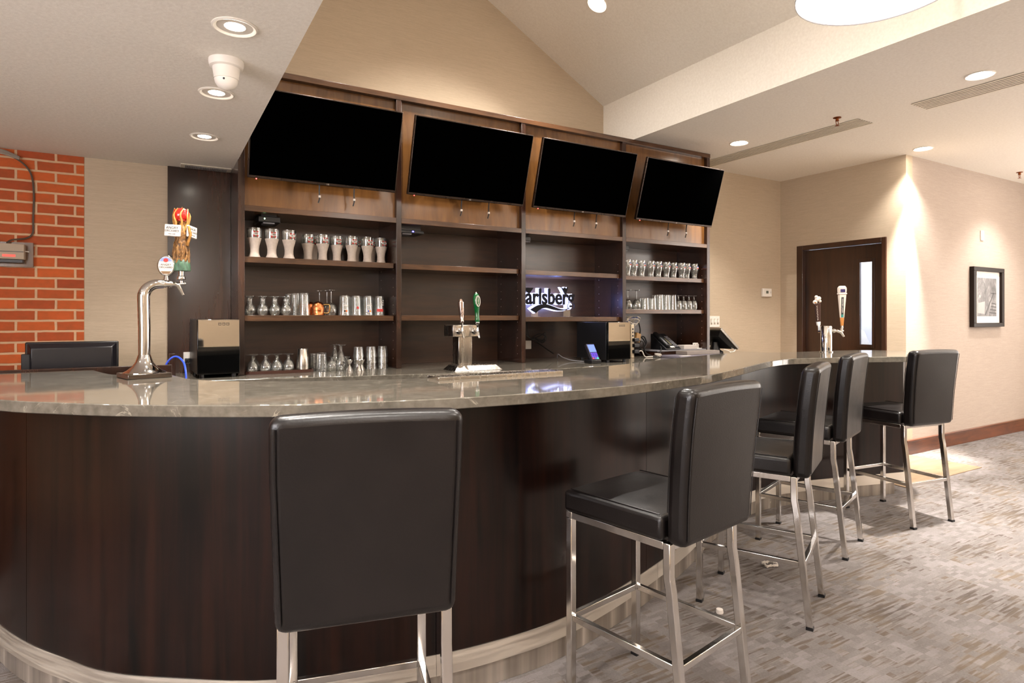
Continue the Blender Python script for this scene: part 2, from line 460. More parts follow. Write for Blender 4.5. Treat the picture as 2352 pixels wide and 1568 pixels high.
# corridor behind the door
WHW = plain('white_corridor_paint', '#cfd0d6', .8)
cw = MB(); cw.box(8.0, 8.06, 3.33, 4.9, 0, 2.9); cw.box(XD + .12, 8.0, 4.85, 4.9, 0, 2.9); cw.box(XD + .12, 8.0, 3.33, 3.36, 0, 2.9); cw.box(XD + .12, 8.06, 3.33, 4.9, 2.6, 2.66)
struct('wall_corridor', cw, WHW, 'pale corridor walls seen through the door glass')
bb = MB(); bb.box(XD - .016, XR, YR - .018, YR, 0, .128); bb.box(XD - .016, XR, YR - .024, YR, .128, .145)
bb.box(XD - .018, XD, YR, 3.405, 0, .128); bb.box(XD - .024, XD, YR, 3.405, .128, .145)
struct('baseboard_right', bb, BASEW, 'red-brown wooden baseboard under the framed picture', .003)
# dark wall panel left of the cabinet
struct('wall_panel', MB().box(.074, .451, 4.598, 4.619, .85, 2.349), WOODV, 'tall dark wood panel between beige wall and shelving')
# door
dr = MB(); dr.box(XD - .012, XD + .12, 4.330, 4.404, 0, 2.167); dr.box(XD - .012, XD + .12, 3.407, 3.457, 0, 2.167); dr.box(XD - .012, XD + .12, 3.457, 4.330, 2.115, 2.167)
door = struct('door_1', dr, WOODD, 'dark brown door frame with narrow glazed door at the back', .004)
lf = MB(); xa, xb = XD + .05, XD + .095
lf.box(xa, xb, 3.46, 3.565, 0.008, 2.112); lf.box(xa, xb, 3.722, 4.327, .008, 2.112); lf.box(xa, xb, 3.565, 3.722, .008, 1.05); lf.box(xa, xb, 3.565, 3.722, 1.95, 2.112)
lf.build('door_leaf', WOODD, door)
gf = MB(); gx0 = XD + .038
gf.box(gx0, xa, 3.553, 3.580, 1.035, 1.965); gf.box(gx0, xa, 3.706, 3.733, 1.035, 1.965); gf.box(gx0, xa, 3.58, 3.706, 1.035, 1.070); gf.box(gx0, xa, 3.58, 3.706, 1.93, 1.965)
gf.build('glazing_bead', WOODD, door, .003)
MB().box(xa + .015, xa + .021, 3.564, 3.723, 1.049, 1.951).build('door_glass', PANE, door)
# white sack and cleaning brush seen through the glass
sk = MB(); sk.lathe([(.001, 0), (.22, .01), (.25, .3), (.22, .7), (.15, 1.0), (.08, 1.18), (.001, 1.24)], 14, (7.35, 4.28, 0))
o = sk.build('laundry_sack', plain('white_sack_cloth', '#b9b6b2', .8, var=.1)); tag(o, 'pale grey sack behind the narrow door glass', 'sack')
# ------------------------------------------------------------------ shelving unit
CY0, CY1 = 4.185, 4.600
PX = [(.453, .492), (1.491, 1.530), (2.538, 2.577), (3.587, 3.627), (4.655, 4.695)]
ZC = .990
su = thing('shelving_unit', 'tall dark wood back bar shelving with four open bays under televisions', 'shelving', (2.57, 4.4, ZC))
for i, (a, b) in enumerate(PX):
    w = W(su); w.box(a, b, CY0, CY1, ZC, 2.947)
    pins = W(su); k = 0
    w.build('partition', WOODV, su, .002)
    if i:
        for z in [1.06 + .064 * j for j in range(13)]:
            for yy in (4.25, 4.52):
                m = W(su); m.M = m.M @ T(a - .0005, yy, z) @ Matrix.Rotation(PI/2, 4, 'Y')
                pins.v += [m.M @ Vector((.0028*math.cos(q), .0028*math.sin(q), 0)) for q in [2*PI*t/8 for t in range(8)]]
                pins.f.append(list(range(k, k+8))); pins.mi.append(0); k += 8
        pins.build('pin_holes', LGREY, su, kind='stuff')
W(su).box(PX[0][0] - .002, PX[-1][1] + .002, CY0 - .004, CY1, 2.912, 2.950).build('top_rail', WOODS, su, .002)
for i in range(4):
    a, b = PX[i][1], PX[i+1][0]
    W(su).box(a, b, CY0, CY1 - .015, 2.030, 2.067).build('rail', WOODS, su, .0015)
    W(su).box(a, b, 4.222, 4.238, 2.068, 2.911).build('upper_panel', WOODC, su)
    W(su).box(a, b, 4.585, 4.599, ZC, 2.029).build('back_panel', WOODI, su)
    for j, z in enumerate([(1.745, 1.369), (1.743, 1.369), (1.740, 1.358), (1.730, 1.426)][i]):
        W(su).box(a + .003, b - .006, 4.222, 4.584, z - .038, z).build('shelf', WOODS, su, .0015)

# ------------------------------------------------------------------ bar
front = spline([(-.72, 3.83), (-.66, 3.45), (-.535, 3.09), (-.401, 2.828), (-.274, 2.641), (-.139, 2.465), (.046, 2.316), (.353, 2.125), (.791, 2.012), (1.09, 1.977),
                (1.428, 1.996), (1.894, 2.126), (2.432, 2.334), (2.9, 2.56), (3.378, 2.745), (3.70, 2.80), (3.962, 2.785), (4.317, 2.71), (4.768, 2.591), (4.98, 2.54)], 5)
front = [Vector((p[0], p[1])) for p in front]
ends = [Vector((5.06, 2.56)), Vector((5.16, 2.68))]
outer = front + ends
inner = offset(outer, .30)
bar = thing('bar_counter', 'curved dark wood bar front with stainless steel foot band', 'bar', (1.5, 2.3, 0))
core = W(bar); core.prism([tuple(p) for p in offset(outer, .03)] + [tuple(p) for p in inner[::-1]], .10, 1.046)
core.build('bar_carcass', SEAMM, bar)
def strip(path, w0, w1, z0, z1, root):
    w = W(root); A = offset(path, w0); B = offset(path, w1)
    w.prism([tuple(p) for p in A] + [tuple(p) for p in B[::-1]], z0, z1); return w
def arclen(path):
    s = [0]
    for i in range(1, len(path)): s.append(s[-1] + (path[i] - path[i-1]).length)
    return s
def cut(path, u0, u1):
    s = arclen(path); out = []
    def at(u):
        for i in range(1, len(path)):
            if s[i] >= u: return path[i-1].lerp(path[i], (u - s[i-1]) / max(s[i] - s[i-1], 1e-9))
        return path[-1]
    out.append(at(u0)); out += [p for p, q in zip(path, s) if u0 + .004 < q < u1 - .004]; out.append(at(u1)); return out
S = arclen(outer); tot = S[-1]
def u_at(x):      # arc length at a given x (front part)
    for p, s in zip(outer, S):
        if p.x >= x: return s
    return tot
cuts = [0, 1.05, u_at(.80), u_at(1.90), u_at(3.30), u_at(4.98), tot]
for a, b in zip(cuts, cuts[1:]):
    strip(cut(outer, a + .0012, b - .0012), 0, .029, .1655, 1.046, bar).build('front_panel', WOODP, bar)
bands = [0, u_at(.83), u_at(2.05), u_at(3.50), u_at(4.99)]
for a, b in zip(bands, bands[1:]):
    strip(cut(outer, a + .0008, b - .0008), -.003, .028, .090, .165, bar).build('steel_band', STEEL, bar)
strip(cut(outer, 0, u_at(4.9)), .012, .045, 0.001, .0895, bar).build('kick_plate', KICK, bar)
# countertop
tf = spline([(-.93, 3.83), (-.86, 3.4), (-.68, 2.98), (-.44, 2.600), (-.283, 2.437), (-.13, 2.300), (.11, 2.133), (.333, 2.008), (.482, 1.974), (.65, 1.922), (.8375, 1.886), (1.029, 1.867),
             (1.2, 1.854), (1.389, 1.855), (1.53, 1.862), (1.71, 1.885), (2.062, 1.962), (2.268, 2.018), (2.527, 2.124), (2.824, 2.252), (3.207, 2.42), (3.457, 2.502), (3.633, 2.522),
             (3.877, 2.468), (4.087, 2.405), (4.441, 2.285), (4.70, 2.215)], 4)
tip = spline([(4.70, 2.215), (4.95, 2.28), (5.14, 2.50), (5.16, 2.76), (4.98, 2.91)], 4)[1:]
rear = spline([(4.98, 2.91), (4.62, 2.97), (4.32, 2.99), (4.0, 3.05), (3.69, 3.13), (3.25, 3.03), (2.79, 2.885), (2.52, 2.785), (2.22, 2.68), (1.72, 2.585), (1.38, 2.55), (1.045, 2.555), (.70, 2.64), (.324, 2.82), (.15, 3.02), (.095, 3.20), (.05, 3.34), (-.08, 3.40),
               (-.172, 3.47), (-.234, 3.66), (-.27, 3.80)], 4)[1:]
poly = [(p[0], p[1]) for p in tf + tip + rear]
ct = MB(); ct.prism(poly, 1.047, 1.085)
o = ct.build('stone_counter', QUARTZ, bevel=.003); tag(o, 'polished grey brown stone top running along the curved bar', 'countertop')
# wood ledge closing the left wing
lg = MB(); lg.box(-1.5, .083, 3.875, 3.905, 0, 1.094)
o = lg.build('service_panel', WOODV, bevel=.002); tag(o, 'low dark wood panel across the rear of the left bar wing', 'panel')
# back counter
bk = thing('back_counter', 'pale edged stone work counter running below the shelving unit', 'counter', (2, 4.1, 0))
bf = spline([(-1.5, 3.98), (-.4, 3.97), (.1, 3.96), (.458, 3.930), (1.0, 3.81), (1.584, 3.695), (2.0, 3.63), (2.482, 3.600), (3.006, 3.645), (3.6, 3.70), (4.4, 3.75), (5.45, 3.85)], 4)
bp = [(p[0], p[1]) for p in bf] + [(5.45, 4.598), (-1.5, 4.598)]
w = W(bk); w.prism(bp, .952, .989); w.build('worktop', QUARTZ, bk, .003)
bi = [(p[0], p[1] + .05) for p in bf] + [(5.44, 4.59), (-1.49, 4.59)]
w = W(bk); w.prism(bi, .008, .951); w.build('base_unit', WOODV, bk)

# ------------------------------------------------------------------ bar stools
def make_stool(label, loc, rz):
    t = thing('bar_stool', label, 'bar stool', loc, rz, 'black leather bar stools along the bar')
    for sx in (-1, 1):
        x = sx * .19
        l = MB(); l.bar([(x, .21, .012), (x, .21, .634)], .027, .027)
        p = l.build('leg', STEELT, t, .003)
        MB().box(x - .0145, x + .0145, .1955, .2245, 0, .012).build('foot_glide', BLACKP, p)
        l = MB(); l.bar([(x, -.268, .012), (x, -.214, .505), (x, -.206, .55), (x, -.205, .656)], .027, .027)
        p = l.build('leg', STEELT, t, .003)
        MB().box(x - .0145, x + .0145, -.2835, -.2545, 0, .012).build('foot_glide', BLACKP, p)
        MB().box(x - .0125, x + .0125, -.1915, .1965, .633, .658).build('seat_rail', STEELT, t, .002)
        MB().box(x - .010, x + .010, -.225, .1965, .265, .287).build('stretcher', STEELT, t, .002)
    MB().box(-.2035, .2035, .1965, .2235, .6345, .658).build('seat_rail', STEELT, t, .002)
    MB().box(-.1765, .1765, -.217, -.193, .633, .656).build('seat_rail', STEELT, t, .002)
    MB().box(-.1765, .1765, .200, .220, .265, .287).build('stretcher', STEELT, t, .002)
    MB().box(-.1765, .1765, -.250, -.230, .265, .287).build('stretcher', STEELT, t, .002)
    # seat pad with a soft crown
    s = MB(); n = 10; vs = []; fs = []
    for k, zz in ((0, 0), (1, 1)):
        for i in range(n + 1):
            for j in range(n + 1):
                u = i / n * 2 - 1; q = j / n * 2 - 1
                x = u * .213; y = .016 + q * .212
                z = .659 if not k else .738 + .010 * (1 - u**4) * (1 - q**4) - .010 * max(q - .55, 0)
                vs.append((x, y, z))
    N = (n + 1) ** 2
    for i in range(n):
        for j in range(n):
            a = i * (n+1) + j; fs.append((a, a+1, a+n+2, a+n+1)); fs.append((N+a, N+a+n+1, N+a+n+2, N+a+1))
    for i in range(n):
        for (a, b) in ((i, i+1), (n*(n+1)+i+1, n*(n+1)+i), ((i+1)*(n+1), i*(n+1)), (i*(n+1)+n, (i+1)*(n+1)+n)):
            fs.append((a, b, N+b, N+a))
    s.add(vs, fs)
    sp_ = s.build('seat', LEATHER, t, .016, seg=3)
    for sx in (-1, 1):
        MB().tube([(sx*.203, -.18 + .02*i, .7405) for i in range(20)], .0022, 5).build('seam', LEATHER, sp_)
    # backrest: tapered slab leaning back
    b = MB(); rows = 12; cols = 10; th = .072
    def wid(h): return .204 + .011 * min(1, h * 1.4)
    def yc(h): return -.236 - .012 * h - .030 * h * h
    vs = []; fs = []
    for side in (-1, 1):
        for i in range(rows + 1):
            h = i / rows
            for j in range(cols + 1):
                u = j / cols * 2 - 1
                bow = .006 * (1 - u * u) * math.sin(PI * min(h, 1)) * (1 if side > 0 else .6)
                vs.append((u * wid(h), yc(h) + side * (th / 2 + bow), .652 + .495 * h - (.006 * u * u if i == rows else 0)))
    R = (rows + 1) * (cols + 1); c1 = cols + 1
    for i in range(rows):
        for j in range(cols):
            a = i * c1 + j
            fs.append((a, a+1, a+c1+1, a+c1)); fs.append((R+a, R+a+c1, R+a+c1+1, R+a+1))
        a, bb_ = i * c1, (i+1) * c1
        fs.append((a, bb_, R+bb_, R+a)); fs.append((a+cols, R+a+cols, R+bb_+cols, bb_+cols))
    for j in range(cols):
        fs.append((j, R+j, R+j+1, j+1)); e = rows * c1 + j; fs.append((e, e+1, R+e+1, R+e))
    b.add(vs, fs)
    br = b.build('backrest', LEATHER, t, .024, seg=4)
    for sx in (-1, 1):
        MB().tube([(sx * (wid(h) - .014), yc(h) - th/2 - .0012, .652 + .49*h) for h in [.05 + .9*i/12 for i in range(13)]], .0018, 5).build('seam', LEATHER, br)
        MB().tube([(sx * (wid(h) - .0125), yc(h) + th/2 + .0010, .652 + .49*h) for h in [.2 + .75*i/12 for i in range(13)]], .0018, 5).build('seam', LEATHER, br)
    return t
def ang(n): return math.atan2(-n[0], n[1])
st0 = make_stool('nearest black leather bar stool, seen square from behind', (.489, 1.640, 0), ang((.2334, .972)))
for loc, n, lab in (((1.53, 1.633), (-.19, .98), 'second nearest black leather bar stool, whole seat showing, right of the nearest one'),
                    ((2.513, 1.963), (-.437, .9), 'middle black bar stool of the row, its back seen nearly edge-on'),
                    ((3.432, 2.324), (-.322, .947), 'fourth black bar stool, between the middle stool and the one at the bar end'),
                    ((4.417, 2.32), (.127, .992), 'farthest black bar stool, pulled up to the far end of the bar')):
    place(st0, (loc[0], loc[1], 0), ang(n), lab)

# ------------------------------------------------------------------ televisions
def make_tv(label, x, z, y):
    tilt = math.atan2(.155, .51)
    t = thing('television', label, 'television', (x, y, z), group='televisions above the shelves', rot=Euler((tilt, 0, 0)))
    w2, h = .4725, .536
    MB().box(-w2, w2, 0, .03, 0, h).build('bezel', BEZEL, t, .004)
    MB().box(-w2 + .007, w2 - .007, -.0012, .004, .017, h - .007).build('screen', SCREEN, t)
    MB().box(-w2 + .1, w2 - .1, .0305, .055, .05, h - .15).build('rear_housing', BLACKP, t, .006)
    lg_ = MB(); lg_.text('LG', .013, FACE(.012, -.0006, .0085), .0004); lg_.build('logo', WHITEI, t)
    MB().sphere((-w2 + .05, .004, -.003), .004, 8).build('standby_light', emitter('red_led', '#ff2020', 4), t, label='small red standby light')
    # bracket between the set and the panel, with two pull straps hanging below
    a = MB(); ti = Matrix.Rotation(-tilt, 4, 'X')
    yb = 4.220 - y
    a.M = ti; a.box(-.22, .22, yb - .02, yb, .08, .42)
    for sx in (-.16, .16): a.box(sx - .015, sx + .015, .0, yb - .02, .22, .27)
    a.build('wall_bracket', BLACKP, t)
    for sx in (-.03, .20):
        s = MB(ti); s.tube([(sx, .045, .06), (sx, .06, -.03), (sx + .004, .064, -.075), (sx - .004, .066, -.105)], .0045, 6)
        p = s.build('pull_strap', CABLE, t)
        MB(ti).box(sx - .004, sx + .010, .057, .070, -.070, -.056).build('strap_clip', WHITEI, p, label='white clip')
    return t
tvx = [.965, 1.998, 3.0325, 4.093]
tlab = ['leftmost black television, its upper left corner hidden by the low ceiling', 'second black television from the left, over the empty shelves',
        'third black television from the left, above the lit beer sign', 'rightmost black television, overhanging the end of the shelving']
t0 = make_tv(tlab[0], tvx[0], 2.214, 4.05)
for x, l, dz in zip(tvx[1:], tlab[1:], (.0, .0, -.008)):
    c = dup(t0); c.location = (x, 4.05, 2.214 + dz); c['label'] = l

# ------------------------------------------------------------------ lights
BULB = emitter('lamp_face', '#fff2e2', 30)
TRIM = plain('white_lamp_trim', '#e2dbd0', .4)
WARM = (1.0, .945, .88)
def downlight(label, x, y, z, power, r=.075, r2=.032, cone=110, slope=0, beam=0, bt=0, bcone=40, col=WARM, blend=.75, grp='recessed ceiling downlights'):
    t = thing('downlight', label, 'ceiling light', (x, y, z), group=grp, rot=Euler((0, slope, 0)))
    MB().lathe([(r, 0), (r, -.003), (r - .006, -.006), (r - .012, -.004), (r - .016, .0), (r2 + .008, .0), (r2 + .004, -.0005)], 28, closed=True).build('trim_ring', TRIM, t)
    MB().lathe([(.0001, -.0012), (r2, -.0012), (r2 + .003, 0.0)], 24, closed=True).build('lamp', BULB, t, label='bright lit lamp')
    ld = bpy.data.lights.new('downlight_beam', 'SPOT'); ld.energy = power; ld.color = col; ld.spot_size = math.radians(cone); ld.spot_blend = blend; ld.shadow_soft_size = .035
    lo = bpy.data.objects.new('downlight_beam', ld); COL.objects.link(lo); lo.parent = t; lo.location = (0, 0, -.03)
    if beam:
        l2 = bpy.data.lights.new('narrow_beam', 'SPOT'); l2.energy = beam; l2.color = col; l2.spot_size = math.radians(bcone); l2.spot_blend = .9; l2.shadow_soft_size = .035
        lo = bpy.data.objects.new('narrow_beam', l2); COL.objects.link(lo); lo.parent = t; lo.location = (0, 0, -.03); lo.rotation_euler = (math.radians(bt), 0, 0)
    return t
PL, PR, PV = 30, 72, 92
for lab, y in (('low ceiling downlight nearest the viewer, beside the white camera', 2.28), ('low ceiling downlight just past the white dome camera', 2.994), ('low ceiling downlight farthest back, near the slot vent', 3.752)):
    downlight(lab, .237, y, 2.3495, PL, .074, .030)
for lab, x, y in (('unseen low ceiling downlight added above the near end of the bar', .237, 1.45), ('unseen low ceiling downlight added over the viewer', .237, .4), ('unseen low ceiling downlight added behind the viewer', .237, -1.0),
                  ('unseen low ceiling downlight added left of the viewer', -1.4, .4), ('unseen low ceiling downlight added over the left bar wing', -1.4, 2.6), ('unseen low ceiling downlight added at the left rear', -1.4, -1.2)):
    downlight(lab, x, y, 2.3495, PL, .074, .030)  # these stay out of view, added to light the room evenly
for lab, x, y, p in (('right ceiling downlight nearest the shelving unit', 4.63, 3.785, PR), ('right ceiling downlight beside the nearer long vent', 4.70, 1.919, PR), ('ceiling downlight by the bright wall corner', 6.29, 3.03, PR),
                  ('right ceiling downlight before the vent', 4.7, .05, PR), ('right ceiling downlight at the room front', 4.7, -1.7, PR), ('unseen ceiling downlight added over the right carpet', 6.9, 1.4, PR),
                  ('unseen ceiling downlight added at the right front', 6.9, -.9, PR), ('ceiling downlight washing the framed picture', 8.05, 2.62, PR * .8), ('unseen ceiling downlight added at the far right', 8.9, .6, PR)):  # carpet, right front and far right lamps are unseen, added for even light
    if 'corner' in lab: downlight(lab, x, y, 2.9525, PR, .085, .062, beam=750, bt=7, bcone=38)
    elif 'nearer long vent' in lab: downlight(lab, x, y, 2.9525, p, .085, .062, beam=300, bcone=60)
    else: downlight(lab, x, y, 2.9525, p, .085, .062)
for lab, x, y in (('sloped vault downlight above the second television', 2.97, 3.764), ('unseen vault downlight added nearer the viewer', 2.97, 1.3), ('unseen vault downlight added on the left slope', 1.0, 3.4), ('unseen left slope vault downlight added near the viewer', 1.0, 1.2), ('unseen vault downlight added behind the viewer', 2.2, -1.2)):  # only the first is seen; the rest are added for even light
    sl = math.atan(.551) if x > RX else -math.atan(.55)
    downlight(lab, x, y, vz(x) - .001, PV, .085, .062, slope=sl)
# drum pendant
DRUMS = emitter('lit_drum_fabric', '#fff1e0', 2.0); DRUMD = emitter('lit_drum_diffuser', '#fff4e8', 2.0)
DRUM_FILL = emitter('fill_drum_bright', '#fff4ea', 6); DRUM_FILL_LOW = emitter('fill_drum_brightest', '#fff4ee', 12)  # glow of the added fill pendants, stronger than the visible drum
def pendant(label, x, y, z, ztop, R=.32, hgt=.30, m=None):
    pd = thing('drum_pendant', label, 'pendant lamp', (x, y, z), group='white drum pendants')
    MB().lathe([(R - .004, .001), (R, .001), (R, hgt), (R - .004, hgt)], 64, closed=True).build('drum_shade', m or DRUMS, pd)
    MB().lathe([(.0001, .004), (R - .0045, .004)], 64, closed=True).build('diffuser', DRUMD, pd)
    MB().lathe([(R + .0005, -.004), (R + .0025, -.004), (R + .0025, .004), (R + .0005, .004), (R + .0005, -.004)], 64, closed=True).build('rim', GREYP, pd)
    hh = ztop - z
    MB().tube([(0, 0, hgt), (0, 0, hh - .02)], .006, 8).build('suspension_rod', STEELT, pd)
    MB().lathe([(.06, hh - .003), (.06, hh - .04), (.01, hh - .045)], 20).build('ceiling_rose', WHITEP, pd)
    w = MB(); [w.tube([(0, 0, hgt - .01), ((R - .003) * math.cos(a), (R - .003) * math.sin(a), hgt - .01)], .004, 6) for a in (0, 2.1, 4.2)]; w.build('spider', STEELT, pd)
pendant('large glowing white drum pendant lamp at the top right', 2.652, 1.452, 2.75, vz(2.652) - .02)
pendant('unseen white drum pendant added as fill in the vault behind the viewer', 2.652, -1.3, 2.75, vz(2.652) - .02, m=DRUM_FILL)  # from here on pendants are unseen, added to lift ceilings and walls
pendant('unseen white drum pendant added as fill at the right front', 6.6, -1.2, 2.25, 2.952, m=DRUM_FILL)
pendant('unseen white drum pendant added as fill over the right carpet', 7.6, 1.0, 2.25, 2.952, m=DRUM_FILL)
pendant('unseen white drum pendant added as fill right of the viewer', 5.6, -.4, 2.25, 2.952, m=DRUM_FILL)
pendant('small unseen drum pendant added to brighten the low ceiling left of the viewer', -1.75, .1, 1.95, 2.349, .24, .2, m=DRUM_FILL_LOW)
pendant('small unseen drum pendant added to brighten the low ceiling behind the viewer', .2, -1.5, 1.95, 2.349, .24, .2, m=DRUM_FILL_LOW)
# unseen lamp behind the door, added to light the corridor
cl = thing('corridor_fill_lamp', 'unseen globe lamp added to light the corridor beyond the door', 'ceiling light', (7.3, 4.1, 2.59))
MB().lathe([(.001, -.12), (.08, -.10), (.11, -.05), (.10, 0), (.06, .008)], 20).build('globe', emitter('cool_globe', '#e9eefc', 4), cl)
ld = bpy.data.lights.new('globe_fill_light', 'POINT'); ld.energy = 45; ld.color = (.93, .95, 1); ld.shadow_soft_size = .1
lo = bpy.data.objects.new('globe_fill_light', ld); COL.objects.link(lo); lo.parent = cl; lo.location = (0, 0, -.3)

# ------------------------------------------------------------------ ceiling fittings
dc = thing('dome_camera', 'white turret security camera on the low ceiling between downlights', 'camera', (.240, 2.601, 2.35))
MB().lathe([(.063, 0), (.063, -.012), (.060, -.026), (.052, -.030)], 32).build('base', WHITEP, dc)
MB().lathe([(.050, -.028), (.044, -.070), (.046, -.074)], 32).build('body', WHITEP, dc)
MB().lathe([(.043, -.074), (.040, -.088), (.030, -.103), (.014, -.111), (.0001, -.113)], 32, closed=True).build('lens_dome', WHITEP, dc)
m = MB(); m.sphere((-.012, -.038, -.082), .0045, 8); m.build('sensor', BLACKP, dc, label='tiny dark sensor')
GAP = plain('dark_vent_gap', '#24140a', .8)
VENT = plain('beige_vent_metal', '#d8cdbb', .5)
def vent(label, x0, x1, y0, y1, z, n):
    t = thing('air_vent', label, 'air vent', ((x0+x1)/2, (y0+y1)/2, z), group='linear ceiling vents')
    W(t).box(x0, x1, y0, y1, z - .003, z).build('backing', GAP, t)
    p = (x1 - x0) / n
    for i in range(n + 1):
        xx = x0 + p * i
        W(t).box(xx - p * .30, xx + p * .30, y0 - .004, y1 + .004, z - .0055, z - .003).build('slat', VENT, t)
vent('long beige slotted ceiling vent running back to the shelving unit', 4.89, 5.09, 2.835, 4.61, 2.953, 6)
vent('long beige slotted ceiling vent cut by the right photo edge', 4.90, 5.11, -.6, 2.435, 2.953, 6)
t = thing('slot_vent', 'short slotted vent in the low ceiling above the dark wall panel', 'air vent', (.295, 4.53, 2.35))
W(t).box(.145, .445, 4.475, 4.585, 2.344, 2.35).build('frame', VENT, t, .002)
for i in range(24):
    W(t).box(.172 + i * .0105, .178 + i * .0105, 4.50, 4.575, 2.341, 2.344).build('slat', GREYP, t)
RUST = metal('copper_sprinkler_metal', '#8a4a25', .35)
def sprinkler(label, x, y, z):
    t = thing('sprinkler', label, 'sprinkler', (x, y, z), group='fire sprinklers on the right ceiling')
    MB().lathe([(.030, 0), (.030, -.004), (.012, -.008), (.011, -.02), (.014, -.022), (.014, -.028)], 16).build('collar', RUST, t)
    m = MB()
    for s in (-1, 1): m.tube([(s * .010, 0, -.027), (s * .017, 0, -.04), (s * .013, 0, -.055), (0, 0, -.062)], .0028, 6)
    m.build('yoke', RUST, t)
    MB().lathe([(.003, -.060), (.016, -.064), (.016, -.066), (.001, -.067)], 12).build('deflector', RUST, t)
sprinkler('copper fire sprinkler hanging beside the long vent', 4.717, 2.906, 2.953)
sprinkler('fire sprinkler near the right photo edge above the picture wall', 8.24, 2.99, 2.953)

# ------------------------------------------------------------------ wall items
pic = thing('framed_picture', 'framed black and white photograph with white mat on right wall', 'picture', (8.016, YR, 1.575))
fx0, fx1, fz0, fz1 = 7.660, 8.385, 1.246, 1.906
w = W(pic); fw = .062
w.box(fx0, fx1, YR - .045, YR, fz1 - .045, fz1); w.box(fx0, fx1, YR - .045, YR, fz0, fz0 + .045); w.box(fx0, fx0 + fw, YR - .045, YR, fz0 + .045, fz1 - .045); w.box(fx1 - fw, fx1, YR - .045, YR, fz0 + .045, fz1 - .045)
w.build('frame', plain('black_brown_frame', '#1d130d', .5, spec=.2), pic, .003)
W(pic).box(fx0 + fw, fx1 - fw, YR - .018, YR - .002, fz0 + .045, fz1 - .045).build('mat_board', plain('white_mat', '#e6ddd4', .7), pic)
def photo():
    m, nt, b, L = new_mat('monochrome_path_photo')
    n = noise(nt, mapped(nt, (14, 14, 7), loc=(.3, 0, .7)), 1, 6, .7, .8)
    L(ramp(nt, n, [(.3, (.03, .028, .027)), (.55, (.16, .15, .15)), (.75, (.5, .47, .46))]), b.inputs['Base Color']); b.inputs['Roughness'].default_value = .35; return m
px0, px1, pz0, pz1 = 7.795, 8.245, 1.365, 1.79
ph = W(pic).box(px0, px1, YR - .020, YR - .018, pz0, pz1).build('print', photo(), pic)
mono_d = plain('mono_dark', '#2c2827', .4); mono_l = plain('mono_light', '#a39b98', .4)
w = W(pic)
w.add([(7.96, YR - .0206, 1.375), (7.985, YR - .0206, 1.375), (8.185, YR - .0206, 1.625), (8.165, YR - .0206, 1.625)], [(0, 1, 2, 3)])
w.add([(8.11, YR - .0206, 1.618), (8.24, YR - .0206, 1.615), (8.24, YR - .0206, 1.625), (8.11, YR - .0206, 1.628)], [(0, 1, 2, 3)])
for k in range(4): w.add([(8.07 + .02*k, YR - .0204, 1.40 + .035*k), (8.24, YR - .0204, 1.39 + .035*k), (8.24, YR - .0204, 1.402 + .035*k), (8.07 + .02*k, YR - .0204, 1.412 + .035*k)], [(0, 1, 2, 3)])
w.build('photo_handrail', mono_d, ph)
w = W(pic); w.add([(7.80, YR - .0203, 1.40), (7.96, YR - .0203, 1.39), (7.97, YR - .0203, 1.53), (7.80, YR - .0203, 1.51)], [(0, 1, 2, 3)])
w.add([(7.83, YR - .0203, 1.57), (7.87, YR - .0203, 1.57), (7.87, YR - .0203, 1.60), (7.83, YR - .0203, 1.60)], [(0, 1, 2, 3)]); w.build('photo_path', mono_l, ph)
o = MB().box(7.905, 7.975, YR - .012, YR, 2.205, 2.316).build('wall_plate', WHITEP, bevel=.003); tag(o, 'small white blank plate high on the wall above the picture', 'wall plate')
th = thing('thermostat', 'white thermostat on the beige wall left of the door', 'thermostat', (6.10, YB, 1.637))
W(th).box(6.025, 6.18, YB - .028, YB, 1.589, 1.685).build('case', WHITEP, th, .006)
W(th).box(6.078, 6.118, YB - .030, YB - .027, 1.627, 1.657).build('display', plain('lcd_grey', '#5d6255', .3), th)
for dx, dz in ((.145, 0), (.157, 0), (.151, .012), (.151, -.012)): W(th).box(6.025 + dx - .018 - .003, 6.025 + dx - .018 + .003, YB - .030, YB - .027, 1.64 + dz - .003, 1.64 + dz + .003).build('button', LGREY, th)
sw = thing('light_switch', 'white multi-gang light switch plate beside the shelving unit', 'light switch', (5.21, YB, 1.306))
W(sw).box(5.115, 5.325, YB - .009, YB, 1.246, 1.366).build('plate', WHITEP, sw, .002)
for i in range(4):
    x = 5.145 + i * .05
    p = W(sw).box(x - .012, x + .012, YB - .011, YB - .0085, 1.275, 1.338).build('dimmer', plain('switch_grey', '#b7ab9a', .4), sw)
    W(sw).box(x - .010, x + .010, YB - .020, YB - .011, 1.296, 1.330).build('slider', WHITEP, p)
# red tag on the side of the shelving
o = MB().box(4.696, 4.702, 4.23, 4.26, 2.06, 2.20).build('red_tag', REDP); tag(o, 'small red tag stuck on the right end of shelving', 'tag')

